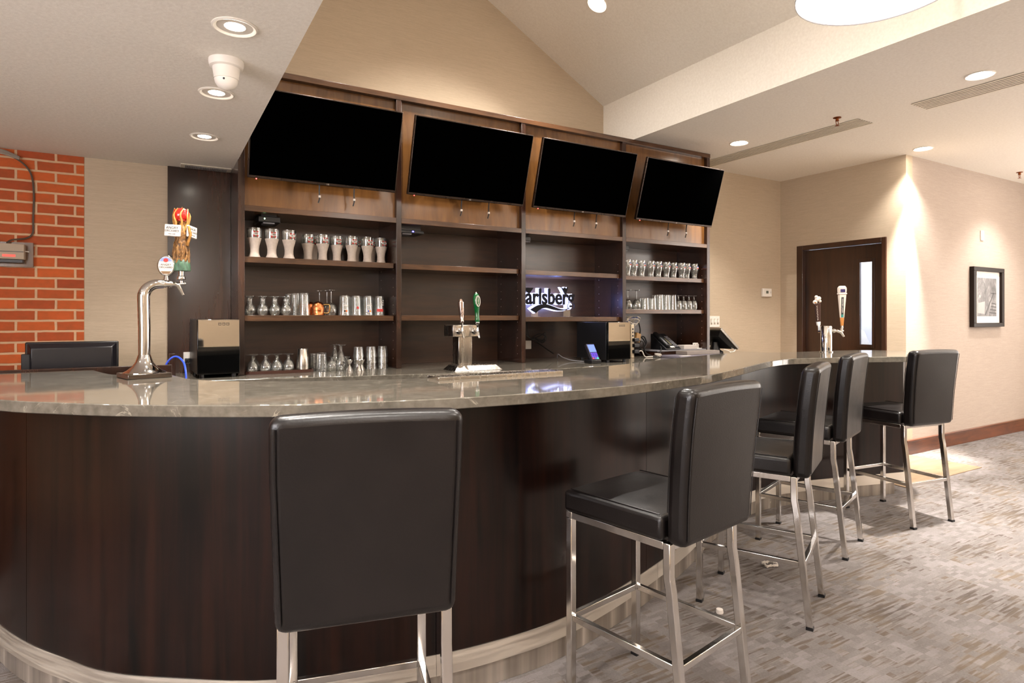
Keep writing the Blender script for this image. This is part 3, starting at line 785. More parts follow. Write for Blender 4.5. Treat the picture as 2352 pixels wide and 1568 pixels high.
# amplifier on a board, brick wall
am = thing('wall_amplifier', 'grey electronics box on a brown board fixed to the brick wall', 'amplifier', (-.78, YB, 1.72))
W(am).box(-.95, -.625, YB - .030, YB - .005, 1.655, 1.800).build('mounting_board', WOODC, am)
W(am).box(-.95, -.66, YB - .085, YB - .030, 1.695, 1.785).build('case', plain('amp_beige_grey', '#a3917c', .5), am, .003)
W(am).box(-.945, -.662, YB - .0865, YB - .085, 1.737, 1.741).build('groove', DARKI, am)
W(am).box(-.76, -.70, YB - .0865, YB - .085, 1.708, 1.722).build('red_lamp', plain('dull_red', '#c05248', .4, emit='#ff4030', estr=.4), am, label='pink-red indicator strip')
W(am).box(-.95, -.668, YB - .083, YB - .032, 1.676, 1.692).build('terminal_strip', BLACKP, am)
W(am).tube([(-.66, YB - .06, 1.745), (-.640, YB - .06, 1.742)], .003, 6).build('antenna_stub', WHITEP, am)
c = MB(); c.tube(spline([(-.95, YB - .03, 2.320), (-.80, YB - .035, 2.325), (-.70, YB - .03, 2.29), (-.64, YB - .02, 2.22), (-.625, YB - .012, 2.10), (-.628, YB - .012, 1.95), (-.63, YB - .014, 1.86), (-.66, YB - .03, 1.825), (-.72, YB - .05, 1.81), (-.745, YB - .058, 1.79)], 5), .005, 7)
o = c.build('wall_cable', plain('brown_grey_cable', '#4a3a2c', .5)); tag(o, 'dark cable running down the brick wall into the grey box', 'cable')
c = MB()
for k in range(3): c.tube(spline([(-1.1, YB - .04 - .01*k, 2.335 - .012*k), (-.9, YB - .05, 2.325 - .010*k), (-.78, YB - .04, 2.333 - .008*k), (-.69, YB - .03, 2.300 - .003*k)], 5), .008, 6)
o = c.build('cable_bundle', plain('grey_foil_cable', '#8d8379', .4)); tag(o, 'loose grey cable bundle where brick wall meets the low ceiling', 'cable bundle')

# ------------------------------------------------------------------ glassware
def shell(outer, wall=.0025, floor=.008):
    inn = [(max(r - wall, .0005), z) for r, z in outer if z > floor]
    inn = inn[::-1]
    return [(.0005, outer[0][1])] + outer + inn + [(inn[-1][0], floor), (.0005, floor)]
WZ = [(.037, 0), (.0375, .004), (.031, .018), (.0285, .030), (.028, .055), (.031, .078), (.038, .103), (.0435, .125), (.0458, .145), (.0465, .17), (.0470, .188)]
def logo_part(parent, r0, z0, a0, s=1.0):
    """printed badge wrapped on the glass: red ribbons, white oval, number and word"""
    def wrap(mb):
        out = []
        for p in mb.v:
            a = a0 + p.x / r0(p.z); rr = r0(p.z) + .0006 + p.y
            out.append(Vector((rr * math.cos(a), rr * math.sin(a), p.z)))
        mb.v = out
    zz = z0
    r = MB()
    def patch(mb, x0, x1, za, zb, y): 
        n = 5
        for i in range(n):
            u0 = x0 + (x1-x0)*i/n; u1 = x0 + (x1-x0)*(i+1)/n
            mb.quad((u0, y, za), (u1, y, za), (u1, y, zb), (u0, y, zb))
    patch(r, -.019*s, -.006*s, zz - .020*s, zz - .009*s, .0002); patch(r, .006*s, .019*s, zz - .020*s, zz - .009*s, .0002)
    patch(r, -.017*s, -.004*s, zz + .008*s, zz + .018*s, .0002); patch(r, .004*s, .017*s, zz + .008*s, zz + .018*s, .0002)
    wrap(r); r.build('badge_ribbon', REDP, parent, label='red printed ribbons')
    e = MB(); n = 20; e.add([(.022*s*math.cos(2*PI*i/n), .0005, zz + .0115*s*math.sin(2*PI*i/n)) for i in range(n)], [tuple(range(n))]); wrap(e); e.build('badge_oval', WHITEI, parent, label='white printed oval')
    t = MB(); t.text('1664', .014*s, Matrix(((1, 0, 0, 0), (0, 0, 1, .0011), (0, 1, 0, zz), (0, 0, 0, 1))), 0.0001); wrap(t); t.build('badge_number', DARKI, parent)
    t = MB(); t.text('BLANC', .0105*s, Matrix(((1, 0, 0, 0), (0, 0, 1, .0008), (0, 1, 0, zz - .028*s), (0, 0, 0, 1))), 0.0001); wrap(t); t.build('badge_word', WHITEI, parent)
def interp(prof):
    def f(z):
        for (r0, z0), (r1, z1) in zip(prof, prof[1:]):
            if z <= z1: return r0 + (r1 - r0) * (z - z0) / max(z1 - z0, 1e-9)
        return prof[-1][0]
    return f
def make_weizen():
    g = MB(); g.cur = 0
    low = [p for p in WZ if p[1] <= .126]; up = [p for p in WZ if p[1] >= .124]
    g.lathe([(.0005, 0)] + low, 24, closed=True)
    g.cur = 1
    g.lathe(up + [(r - .002, z) for r, z in up[::-1]], 24, closed=True)
    o = g.build('beer_glass', [FROST, GLASS])
    logo_part(o, interp(WZ), .150, -PI/2 + .12, .92)
    return o
ORD = ['first', 'second', 'third', 'fourth', 'fifth', 'sixth', 'seventh', 'eighth', 'ninth', 'tenth', 'eleventh', 'twelfth']
wz0 = make_weizen()
row = [(.560, 4.272), (.667, 4.272), (.775, 4.274), (.930, 4.425), (1.022, 4.385), (1.129, 4.42), (1.222, 4.37), (1.334, 4.36), (1.438, 4.365)]
Z1 = 1.7455
for i, (x, y) in enumerate(row):
    c = wz0 if i == 0 else dup(wz0)
    c.location = (x, y, Z1); c.rotation_euler = (0, 0, [-.05, 0, .25, .15, .2, .1, .25, .3, .35][i] - .25 * i / 9)
    tag(c, 'frosted beer glass with red and white badge, %s from left on the upper left shelf' % ORD[i], 'glass', 'frosted beer glasses on the upper left shelf')
for i, (x, y, wh) in enumerate([(.985, 4.515, 'fifth'), (1.278, 4.48, 'eighth'), (1.400, 4.475, 'ninth')]):
    c = dup(wz0); c.location = (x, y, Z1); c.rotation_euler = (0, 0, .2)
    tag(c, 'frosted beer glass standing behind the %s front glass of upper left shelf' % wh, 'glass', 'frosted beer glasses on the upper left shelf')

def goblet_inverted(name, bowl, stem_r, stem_h, foot_r, mat=None):
    """bowl profile given rim-down from z=0 upward: [(r,z)...]"""
    top = bowl[-1][1]
    p = [(bowl[0][0] - .0015, 0)] + bowl + [(stem_r, top + .012), (stem_r * .8, top + stem_h * .5), (stem_r, top + stem_h - .008), (foot_r * .45, top + stem_h - .003), (foot_r, top + stem_h), (foot_r, top + stem_h + .002), (.0005, top + stem_h + .003)]
    inn = [(max(r - .0018, .0005), z - .0015) for r, z in bowl[::-1]]
    prof = p + [] 
    g = MB(); g.lathe(prof[1:], 22, closed=True); g.lathe([(.0005, bowl[-1][1] - .003)] + inn[1:-1] + [(bowl[0][0] - .0018, 0), (bowl[0][0], 0)], 22, closed=True)
    return g.build(name, mat or GLASS)
def tumbler(name, r0, r1, h, inverted, base=.012, n=22, mat=None):
    prof = shell([(r0, 0), (r0 + (r1 - r0) * .5, h * .5), (r1, h)], .0025, base)
    if inverted: prof = [(r, h - z) for r, z in prof]
    g = MB(); g.lathe(prof, n, closed=True); return g.build(name, mat or GLASS)
def row_copy(src, spots, z, labeler, cat, group):
    for i, s in enumerate(spots):
        c = src if i == 0 else dup(src)
        c.location = (s[0], s[1], z); tag(c, labeler(i), cat, group)
Z2 = 1.3695
sn = goblet_inverted('snifter_glass', [(.026, .0), (.033, .015), (.036, .035), (.034, .052), (.026, .066), (.020, .072)], .0185, .050, .034)
spots = [(x + dx, y) for y, dx in ((4.275, 0), (4.365, .01)) for x in (.533, .611, .686, .758)]
row_copy(sn, spots, Z2, lambda i: 'short-stemmed snifter upside down, %s from left, %s row, middle shelf at far left' % (ORD[i % 4], 'front' if i < 4 else 'rear'), 'glass', 'upturned snifters on the middle left shelf')
pt = tumbler('pint_glass', .030, .042, .150, True)
def print_on_pint(p, z, colr, text_, w=.9):
    pass
row_copy(pt, [(.836, 4.37), (.872, 4.275), (.815, 4.475)], Z2, lambda i: ['tall pint glass upside down behind another, left of the copper mugs', 'tall pint glass upside down just left of the copper mugs', 'rearmost tall pint glass next to the upturned snifters'][i], 'glass', 'pint glasses left of the copper mugs')
o = tumbler('rocks_glass', .034, .040, .115, True); o.location = (.925, 4.49, Z2); tag(o, 'clear tumbler upside down half hidden behind the copper mugs', 'glass')
def make_mug():
    t = thing('copper_mug', '', 'mug', (0, 0, 0), 0, 'copper mugs')
    b = [(.040, 0), (.041, .003), (.038, .008), (.041, .03), (.042, .05), (.038, .072), (.028, .087), (.012, .094), (.0005, .095)]
    MB().lathe([(.0365, .001)] + b, 24, closed=True).build('cup', COPPER, t)
    h = MB(); h.tube(spline([(.037, 0, .072), (.062, 0, .074), (.074, 0, .068), (.076, 0, .045), (.072, 0, .020), (.058, 0, .014), (.039, 0, .016)], 3), .0042, 7); h.build('handle', BRASS, t, label='brass handle')
    return t
mg = make_mug(); mg.location = (.965, 4.275, Z2); mg.rotation_euler = (0, 0, -.25); mg['label'] = 'shiny copper mug upside down, front one, handle to the right'
m2 = dup(mg); m2.location = (.932, 4.385, Z2); m2.rotation_euler = (0, 0, PI - .35); m2['label'] = 'second copper mug upside down behind the front one, handle to the left'
wn = goblet_inverted('wine_glass', [(.032, 0), (.037, .02), (.038, .04), (.032, .066), (.018, .082), (.007, .088)], .0042, .085, .034)
row_copy(wn, [(1.060, 4.30), (1.052, 4.39), (1.018, 4.465)], Z2, lambda i: ['front wine glass upside down between copper mug and pint glasses', 'middle wine glass upside down behind the front one', 'rear wine glass upside down above the copper mugs'][i], 'wine glass', 'upturned wine glasses by the copper mugs')
p2 = tumbler('pint_glass', .030, .041, .138, True)
PB = [(1.146, 4.285), (1.230, 4.285), (1.314, 4.285), (1.398, 4.285), (1.190, 4.385), (1.275, 4.39), (1.360, 4.39), (1.445, 4.40)]
row_copy(p2, PB, Z2, lambda i: 'printed pint glass upside down, %s from left, %s row, right half of middle left shelf' % (ORD[i % 4], 'front' if i < 4 else 'rear'), 'glass', 'printed pint glasses right of the wine glasses')
# prints on the four front pints
pints = [o for o in COL.objects if o.name.startswith('pint_glass') and 'front row, right half' in str(o.get('label', ''))]
for i, o in enumerate(pints):
    f = lambda z: .0415 - .011 * z / .138
    k = MB()
    cc = [(DARKI, plain('orange_print', '#d06a20', .4)), (REDP, REDP), (plain('blue_print', '#2f4fa8', .4), plain('orange_print2', '#e08a30', .4)), (REDP, REDP)][i]
    def ring(mb, x0, x1, z0, z1, y=.0006):
        n = 6
        for q in range(n):
            a = x0 + (x1-x0)*q/n; b = x0 + (x1-x0)*(q+1)/n
            mb.add([((f(z)+y)*math.cos(-PI/2+u), (f(z)+y)*math.sin(-PI/2+u), z) for u, z in ((a, z0), (b, z0), (b, z1), (a, z1))], [(0, 1, 2, 3)])
    if i in (0, 2):
        n = 16
        k.add([((f(.03)+.0006)*math.cos(-PI/2+.42*math.cos(2*PI*q/n)), (f(.03)+.0006)*math.sin(-PI/2+.42*math.cos(2*PI*q/n)), .030+.011*math.sin(2*PI*q/n)) for q in range(n)], [tuple(range(n))])
        k.build('printed_oval', WHITEI, o)
        k = MB(); ring(k, 0, .3, .024, .036, .0012); k.build('printed_flash', cc[1], o); k = MB(); ring(k, -.3, -.03, .024, .036, .0012); k.build('printed_field', cc[0], o)
        k = MB(); [ring(k, -.5 + .13*q, -.41 + .13*q, .066, .076 - .004*(q % 2)) for q in range(8)]; k.build('printed_name', WHITEI, o)
    elif i == 1:
        ring(k, -.15, .25, .045, .062); k.build('printed_crest', cc[0], o)
    else:
        ring(k, -.75, .45, .026, .046); k.build('printed_band', cc[0], o); k = MB(); [ring(k, .3 + .1*q, .36 + .1*q, .07 + .015*(q % 3), .08 + .015*(q % 3)) for q in range(6)]; k.build('printed_script', WHITEI, o)
# counter level, left bay
ZB = .9895
ty = thing('serving_tray', 'brown round-cornered serving tray holding upturned stemmed glasses', 'tray', (.695, 4.28, ZB))
tr = [(.50, 4.21), (.52, 4.195), (.90, 4.195), (.92, 4.21), (.92, 4.44), (.90, 4.455), (.52, 4.455), (.50, 4.44)]
TRAYM = plain('brown_tray', '#3a1d12', .4)
w = W(ty); w.prism(tr, ZB, ZB + .006); w.build('tray_floor', TRAYM, ty)
w = W(ty)
for i in range(8):
    a, b = Vector(tr[i]), Vector(tr[(i+1) % 8]); nrm = Vector((b.y - a.y, a.x - b.x)).normalized() * .004
    w.prism([tuple(a), tuple(b), tuple(b - nrm), tuple(a - nrm)], ZB + .006, ZB + .020)
w.build('tray_rim', TRAYM, ty)
br_ = goblet_inverted('brandy_glass', [(.030, 0), (.036, .02), (.036, .042), (.028, .066), (.016, .080), (.011, .086)], .010, .030, .034)
row_copy(br_, [(x + dx, y) for y, dx in ((4.240, 0), (4.330, .02)) for x in (.545, .622, .692, .765)], ZB + .0065, lambda i: 'stemmed brandy glass upside down on the tray, %s from left, %s row' % (ORD[i % 4], 'front' if i < 4 else 'rear'), 'glass', 'upturned brandy glasses on the tray')
sh = MB(); sh.lathe([(.042, 0), (.0425, .004), (.040, .06), (.033, .145), (.030, .150), (.0005, .151)], 28); o = sh.build('shaker_tin', STEELB); o.location = (.858, 4.240, ZB + .0065)
tag(o, 'polished steel cocktail shaker tin upside down at the end of the tray', 'shaker')
tb = tumbler('rocks_glass', .034, .041, .118, True, mat=GLASSD)
row_copy(tb, [(.975, 4.225), (.955, 4.325), (1.025, 4.43)], ZB, lambda i: ['clear ribbed tumbler upside down right of the tray, in front', 'clear tumbler upside down behind the one beside the tray', 'clear tumbler upside down behind the stemless glass'][i], 'glass', 'tumblers right of the tray')
o = goblet_inverted('snifter_glass', [(.030, 0), (.037, .02), (.038, .045), (.028, .066), (.012, .076)], .008, .020, .028); o.location = (1.046, 4.225, ZB); tag(o, 'rounded snifter upside down between tumbler and tall fluted glass', 'glass')
fl = goblet_inverted('fluted_glass', [(.031, 0), (.036, .03), (.036, .05), (.028, .085), (.018, .125)], .012, .050, .038)
row_copy(fl, [(1.108, 4.230), (1.092, 4.325)], ZB, lambda i: ['tall fluted dessert glass upside down, front, widest foot on top', 'second tall fluted glass upside down, directly behind the front one'][i], 'glass', 'tall fluted glasses')
o = tumbler('rocks_glass', .034, .040, .085, True); o.location = (1.196, 4.42, ZB); tag(o, 'low tumbler upside down behind the left jigger', 'glass')
jg = MB(); jg.lathe([(.024, 0), (.020, .014), (.007, .036), (.0065, .040), (.008, .044), (.020, .068), (.0215, .075), (.020, .075), (.006, .050), (.0005, .048)], 24)
j = jg.build('jigger', CHROME); row_copy(j, [(1.152, 4.17), (1.200, 4.115), (1.234, 4.165)], ZB, lambda i: ['leftmost of three steel jiggers on the counter', 'front middle steel jigger, nearest the counter edge', 'rightmost of three steel jiggers on the counter'][i], 'jigger', 'double-ended jiggers')
rk = tumbler('rocks_glass', .031, .040, .075, True, mat=GLASSD)
SK = []
for si, (x, y) in enumerate(((1.243, 4.27), (1.330, 4.26), (1.418, 4.27))):
    for k in range(3): SK.append((x, y, ZB + .042 * k, si, k))
for i, (x, y, z, si, k) in enumerate(SK):
    c = rk if i == 0 else dup(rk); c.location = (x, y, z)
    tag(c, '%s rocks glass of the %s upside-down stack, counter below left shelves' % (['bottom', 'middle', 'top'][k], ['left', 'centre', 'right'][si]), 'glass', 'stacked rocks glasses')
# right bay
Z3 = 1.7305
PLS = [(.026, 0), (.027, .004), (.024, .014), (.0235, .03), (.027, .052), (.033, .078), (.0355, .098), (.033, .115), (.031, .128), (.033, .148)]
PLS = [(r * 1.12, z) for r, z in PLS]
pl = MB(); pl.lathe(shell(PLS, .002, .012), 22, closed=True); pl0 = pl.build('pilsner_glass', GLASSD)
k = MB(); f3 = interp(PLS)
def band(z0, z1, mb):
    for q in range(8):
        a, b = -PI/2 - .1 + .16*q, -PI/2 - .1 + .16*(q+1)
        mb.add([((f3(z)+.0008)*math.cos(u), (f3(z)+.0008)*math.sin(u), z) for u, z in ((a, z0), (b, z0), (b, z1), (a, z1))], [(0, 1, 2, 3)])
band(.098, .106, k); k.build('red_band', REDP, pl0, label='red printed band')
k = MB(); band(.107, .114, k); k.build('white_band', WHITEI, pl0); k = MB(); band(.115, .122, k); k.build('blue_band', plain('blue_band_print', '#3b4a9c', .4), pl0)
xs = [(3.724, 4.28), (3.805, 4.285), (3.906, 4.29), (4.011, 4.28), (4.110, 4.285), (4.210, 4.28), (4.322, 4.30), (4.411, 4.28), (4.500, 4.30), (4.590, 4.285)]
row_copy(pl0, xs, Z3, lambda i: 'curvy pilsner glass with red band, %s from left on the upper right shelf' % ORD[i], 'glass', 'pilsner glasses on the upper right shelf')
Z4 = 1.4265
w2 = goblet_inverted('wine_glass', [(.034, 0), (.040, .02), (.041, .045), (.034, .072), (.018, .09), (.006, .096)], .004, .080, .036)
row_copy(w2, [(3.735, 4.285), (3.838, 4.285)], Z4, lambda i: ['large wine glass upside down at the left end, lower right shelf', 'large wine glass upside down second from left, lower right shelf'][i], 'wine glass', 'upturned wine glasses on the lower right shelf')
tu = tumbler('rocks_glass', .033, .038, .105, True)
row_copy(tu, [(3.930, 4.27), (4.022, 4.27), (3.965, 4.37), (4.060, 4.37)], Z4, lambda i: '%s short tumbler upside down, %s row right of the large wine glasses' % (['left', 'right'][i % 2], ['front', 'rear'][i // 2]), 'glass', 'short tumblers on the lower right shelf')
tl = tumbler('highball_glass', .030, .036, .140, True)
row_copy(tl, [(4.115, 4.27), (4.200, 4.27), (4.285, 4.27), (4.15, 4.37), (4.235, 4.37), (4.32, 4.37)], Z4, lambda i: '%s tall highball glass upside down, %s row, middle of lower right shelf' % (['left', 'centre', 'right'][i % 3], ['front', 'rear'][i // 3]), 'glass', 'highball glasses on the lower right shelf')
fq = goblet_inverted('footed_pilsner', [(.030, 0), (.034, .03), (.033, .06), (.027, .085), (.012, .095)], .007, .040, .030)
row_copy(fq, [(4.366, 4.28), (4.436, 4.28), (4.508, 4.28), (4.578, 4.28)], Z4, lambda i: 'footed glass upside down, %s of four at the right end, lower right shelf' % ORD[i], 'glass', 'footed glasses at the end of the lower right shelf')

# ------------------------------------------------------------------ lit sign
sg = thing('beer_sign', 'backlit lettered beer sign glowing white and blue on the middle shelf', 'sign', (2.9, 4.42, 1.3585))
SIGNF = plain('sign_dark_face', '#14141b', .6, spec=.2)
SGLOW = emitter('sign_white_edge', '#b4bdff', 2.0, .3)
w = W(sg); w.text('Carlsberg', .2, FACE(2.898, 4.385, 1.512), .006, .004, fit=(.612, .18)); letters = w.build('lettering', SIGNF, sg)
w = W(sg); w.text('Carlsberg', .2, FACE(2.886, 4.41, 1.514), .012, .008, fit=(.606, .186)); w.build('lit_letter_edge', SGLOW, sg, label='glowing white letter edges')
def poly_face(w, pts, y0, y1):
    n = len(pts); w.add([(x, y0, z) for x, z in pts] + [(x, y1, z) for x, z in pts], [tuple(range(n)), tuple(range(2*n-1, n-1, -1))] + [(i, n+i, n+(i+1) % n, (i+1) % n) for i in range(n)])
swt = spline([(2.745, 1.420), (2.82, 1.457), (2.90, 1.468), (2.98, 1.448), (3.05, 1.428), (3.11, 1.425), (3.15, 1.440)], 4)
swb = spline([(3.15, 1.436), (3.11, 1.418), (3.04, 1.412), (2.98, 1.420), (2.90, 1.435), (2.84, 1.420), (2.80, 1.392)], 4)
w = W(sg); poly_face(w, [tuple(p) for p in swt + swb], 4.379, 4.391); w.build('leaf_flourish', SIGNF, sg)
w = W(sg); poly_face(w, [(p[0] - .008, p[1] + (.009 if i < len(swt) else -.006)) for i, p in enumerate(swt + swb)], 4.395, 4.42); w.build('lit_leaf_edge', SGLOW, sg)
w = W(sg); poly_face(w, [(2.585, 1.605), (2.775, 1.605), (2.735, 1.555), (2.70, 1.575), (2.585, 1.575)], 4.379, 4.391); w.build('capital_serif', SIGNF, sg)
w = W(sg); poly_face(w, [(3.065, 1.615), (3.085, 1.605), (3.10, 1.617), (3.115, 1.605), (3.135, 1.616), (3.118, 1.575), (3.105, 1.555), (3.09, 1.575)], 4.379, 4.391); w.build('hop_crown', SIGNF, sg)
w = W(sg); poly_face(w, [(3.05, 1.618), (3.08, 1.610), (3.10, 1.622), (3.12, 1.612), (3.13, 1.620), (3.112, 1.57), (3.10, 1.54), (3.08, 1.57)], 4.395, 4.42); w.build('lit_crown_edge', SGLOW, sg)
for x in (2.795, 3.132):
    w = W(sg); w.box(x - .036, x + .036, 4.395, 4.401, 1.3585, 1.43); w.box(x - .036, x + .036, 4.36, 4.46, 1.3585, 1.3635); w.build('clear_foot', PANE, sg)
for x, p in ((2.70, 2.6), (2.90, 2.6), (3.12, 3.0)):
    ld = bpy.data.lights.new('sign_glow', 'POINT'); ld.energy = p; ld.color = (.25, .36, 1); ld.shadow_soft_size = .03
    lo = bpy.data.objects.new('sign_glow', ld); COL.objects.link(lo); lo.parent = sg; lo.location = (x - 2.9, .10, .15)

# set-top boxes under the upper rail
LEDG = emitter('green_led', '#b8ffb0', 8); LEDB = emitter('blue_led', '#3030ff', 14); LEDW = emitter('white_led', '#e8fff0', 4)
def settop(name, label, x0, x1, y, z0, z1, led, lx):
    t = thing(name, label, 'media box', ((x0+x1)/2, y + .09, z1), group='media boxes under the top rail')
    W(t).box(x0, x1, y, y + .2, z0, z1).build('case', BLACKP, t, .004)
    W(t).box(x0 + .02, x1 - .02, y + .02, y + .18, z1, 2.0295).build('mounting_pad', BLACKP, t)
    W(t).box(x0 + .03, x0 + .10, y + .01, y + .1, z0 - .008, z0).build('foot', GREYP, t)
    for l in lx:
        w = W(t); w.sphere((l, y - .001, (z0+z1)/2 + .003), .0045, 8); w.build('indicator_light', led, t, label='small lit indicator')
settop('media_box', 'black media box with green light at the left, below the top rail', .585, .720, 4.27, 1.980, 2.018, LEDG, [.622])
settop('media_box', 'flat black media box with bright blue light in the second bay', 1.535, 1.73, 4.25, 1.972, 1.995, LEDB, [1.640, 1.645])
settop('media_box', 'small media box with green light in the bay of the lit sign', 2.580, 2.680, 4.27, 1.982, 2.018, LEDW, [2.598])
settop('media_box', 'small media box with white light in the far right bay', 3.630, 3.735, 4.27, 1.968, 2.008, LEDW, [3.648])

# ------------------------------------------------------------------ beer towers
def faucet(root, M, name='faucet'):
    f = MB(M); f.tube([(0, 0, 0), (0, -.022, 0)], [.013, .013], 14); f.tube([(0, -.02, 0), (0, -.045, 0)], .008, 12); f.tube([(0, -.032, 0), (0, -.040, 0)], .012, 12)
    f.tube([(0, -.043, .004), (0, -.060, -.008), (0, -.078, -.046)], [.010, .009, .006], 12)
    f.tube([(0, -.052, -.002), (0, -.052, .030)], [.009, .006], 12)
    return f.build(name, CHROME, root)
# left gooseneck tower
gt = thing('gooseneck_tap', 'chrome gooseneck beer tower with oval badge at the left of the bar', 'beer tap', (-.040, 3.235, 1.0855))
az = math.radians(17)
w = MB(Matrix.Rotation(az, 4, 'Z')); w.box(-.088, .088, -.085, .085, 0, .021); w.build('base_plate', metal('black_nickel_plate', '#6b635e', .2), gt, .002)
MB().lathe([(.086, .0215), (.086, .024), (.070, .032), (.050, .048), (.036, .068), (.029, .088), (.025, .102)], 36).build('flared_foot', CHROME, gt)
dx, dy = math.cos(math.radians(8)), math.sin(math.radians(8))
H0 = .425
BR = .062
pth = [(0, 0, .10), (0, 0, .22), (-.003, 0, H0 - BR)] + [(BR * (1 - math.cos(a)) * dx - .003, BR * (1 - math.cos(a)) * dy, H0 - BR + BR * math.sin(a)) for a in [PI/2 * i / 8 for i in range(1, 9)]] + [(.078 * dx, .078 * dy, H0)]
MB().tube(pth, [.0235, .0245, .0255] + [.0255 - .0006*i for i in range(8)] + [.019], 28).build('gooseneck', CHROME, gt)
fm = T(.078 * dx, .078 * dy, H0) @ Matrix.Rotation(math.radians(8) + PI/2, 4, 'Z') @ Matrix.Scale(.8, 4)
f = MB(fm)
f.tube([(0, .004, 0), (0, -.012, 0)], .021, 18); f.tube([(0, -.011, 0), (0, -.028, 0)], .016, 16); f.tube([(0, -.028, 0), (0, -.040, 0)], .021, 18); f.tube([(0, -.040, 0), (0, -.062, 0)], .012, 14)
f.tube([(0, -.055, .004), (0, -.075, -.006), (0, -.100, -.060)], [.013, .012, .008], 14); f.tube([(0, -.072, 0), (0, -.105, .006)], [.012, .009], 12); f.sphere((0, -.106, .006), .011, 12)
f.tube([(0, -.090, .0), (0, -.090, .022)], .009, 12)
f.build('faucet', CHROME, gt)
hx, hy = .150 * dx, .150 * dy
# carved orchard tap handle
th_ = gt
hz = H0 + .022
MB(T(hx, hy, hz)).lathe([(.017, 0), (.019, .004), (.017, .016), (.012, .019), (.012, .04)], 16).build('handle_ferrule', CHROME, gt)
hm = T(hx, hy, hz + .040) @ Matrix.Rotation(math.radians(-25), 4, 'Z')
g = MB(hm); g.lathe([(.020, 0), (.040, .002), (.038, .030), (.033, .052), (.026, .058)], 18)
hd = g.build('tap_handle', GRASSM, gt, label='carved green grass base of handle')
for i in range(14):
    a = 2 * PI * i / 14; 
tk = MB(hm); tk.lathe([(.028, .035), (.033, .06), (.031, .085), (.033, .105), (.030, .130), (.027, .150), (.030, .175), (.026, .20), (.016, .225)], 16)
rnd = random.Random(3)
for i in range(10):
    a = 2 * PI * i / 10 + rnd.uniform(-.2, .2); r1 = .030
    tk.tube([(r1*math.cos(a), r1*math.sin(a), .03 + rnd.uniform(0, .02)), (.034*math.cos(a+.2), .034*math.sin(a+.2), .08), (.030*math.cos(a-.1), .030*math.sin(a-.1), .135)], [.007, .005, .003], 6)
tk.build('carved_trunk', BARK, hd, label='brown carved tree trunk')
br2 = MB(hm)
for i in range(7):
    a = 2 * PI * i / 7 + .3
    br2.tube(spline([(.022*math.cos(a), .022*math.sin(a), .19), (.030*math.cos(a+.4), .030*math.sin(a+.4), .225), (.036*math.cos(a+.2), .036*math.sin(a+.2), .26), (.028*math.cos(a+.7), .028*math.sin(a+.7), .292)], 3), [.007 - .0005*k for k in range(10)], 6)
br2.tube([(.03, -.01, .12), (.05, -.02, .17), (.040, -.02, .21)], .006, 6)
br2.build('carved_branches', plain('carved_tan_branch', '#a9783c', .4, var=.3, vscale=(60, 60, 60)), hd, label='tan branches gripping the apple')
MB(hm).lathe([(.006, .232), (.022, .234), (.033, .248), (.035, .268), (.030, .286), (.018, .293), (.006, .289), (.0005, .287)], 22).build('apple', APPLE, hd, label='red apple on top')
MB(hm).tube([(0, 0, .287), (.004, 0, .302)], .0018, 6).build('apple_stalk', BARK, hd)
for (sx, sy, rz_, txt) in ((-.022, -.038, -.18, 'A'), (.040, .016, 1.45, 'B')):
    sm_ = hm @ T(sx, sy, .186) @ Matrix.Rotation(rz_ + (math.radians(25) - .35 if txt == 'A' else 0), 4, 'Z') @ Matrix.Rotation(math.radians(4), 4, 'Y')
    w = MB(sm_); w.box(-.036, .036, -.006, .006, -.027, .027); p = w.build('name_plaque', WHITEI, hd, .003, label='white plaque')
    w = MB(sm_); w.text('ANGRY', .0165, FACE(0, -.0063, .012), .0004); w.text('ORCHARD', .0165, FACE(0, -.0063, -.002), .0004, fit=(.062, .0115)) if False else w.text('ORCHARD', .0135, FACE(0, -.0063, -.002), .0004)
    w.text('HARD CIDER', .006, FACE(0, -.0063, -.0165), .0003); w.build('plaque_lettering', DARKI, p)
# oval badge
bx, by = .088 * dx, .088 * dy
bm_ = T(bx, by, H0 + .085) @ Matrix.Rotation(math.radians(-12), 4, 'Z')
def oval(w, rx, rz_, y0, y1, n=36):
    poly_face(w, [(rx*math.cos(2*PI*i/n), rz_*math.sin(2*PI*i/n)) for i in range(n)], y0, y1)
w = MB(bm_); oval(w, .037, .048, -.008, .008); bd = w.build('badge_rim', CHROME, gt, .004)
w = MB(bm_); oval(w, .031, .042, -.0095, -.0079); w.build('badge_face', plain('badge_cream', '#d8cfc6', .3), bd)
w = MB(bm_); poly_face(w, [(-.026, .020), (.026, .020), (.018, .034), (0, .0405), (-.018, .034)], -.0102, -.0094); w.build('badge_sky', plain('badge_sky', '#7a8cc0', .4), bd)
w = MB(bm_); w.M = w.M @ T(0, 0, .025); oval(w, .010, .009, -.0112, -.0101, 18); w.build('badge_apple', REDP, bd)
w = MB(bm_); w.text('ANGRY', .013, FACE(0, -.0098, .004), .0004); w.text('ORCHARD', .0115, FACE(0, -.0098, -.008), .0004); w.build('badge_lettering', DARKI, bd)
w = MB(bm_); poly_face(w, [(-.022, -.026), (.022, -.026), (.012, -.038), (-.012, -.038)], -.0102, -.0094); w.build('badge_leaves', plain('badge_brown', '#7b5a35', .4), bd)
MB().tube([(bx, by, H0 + .018), (bx, by, H0 + .042)], [.012, .008], 12).build('badge_stem', CHROME, gt)
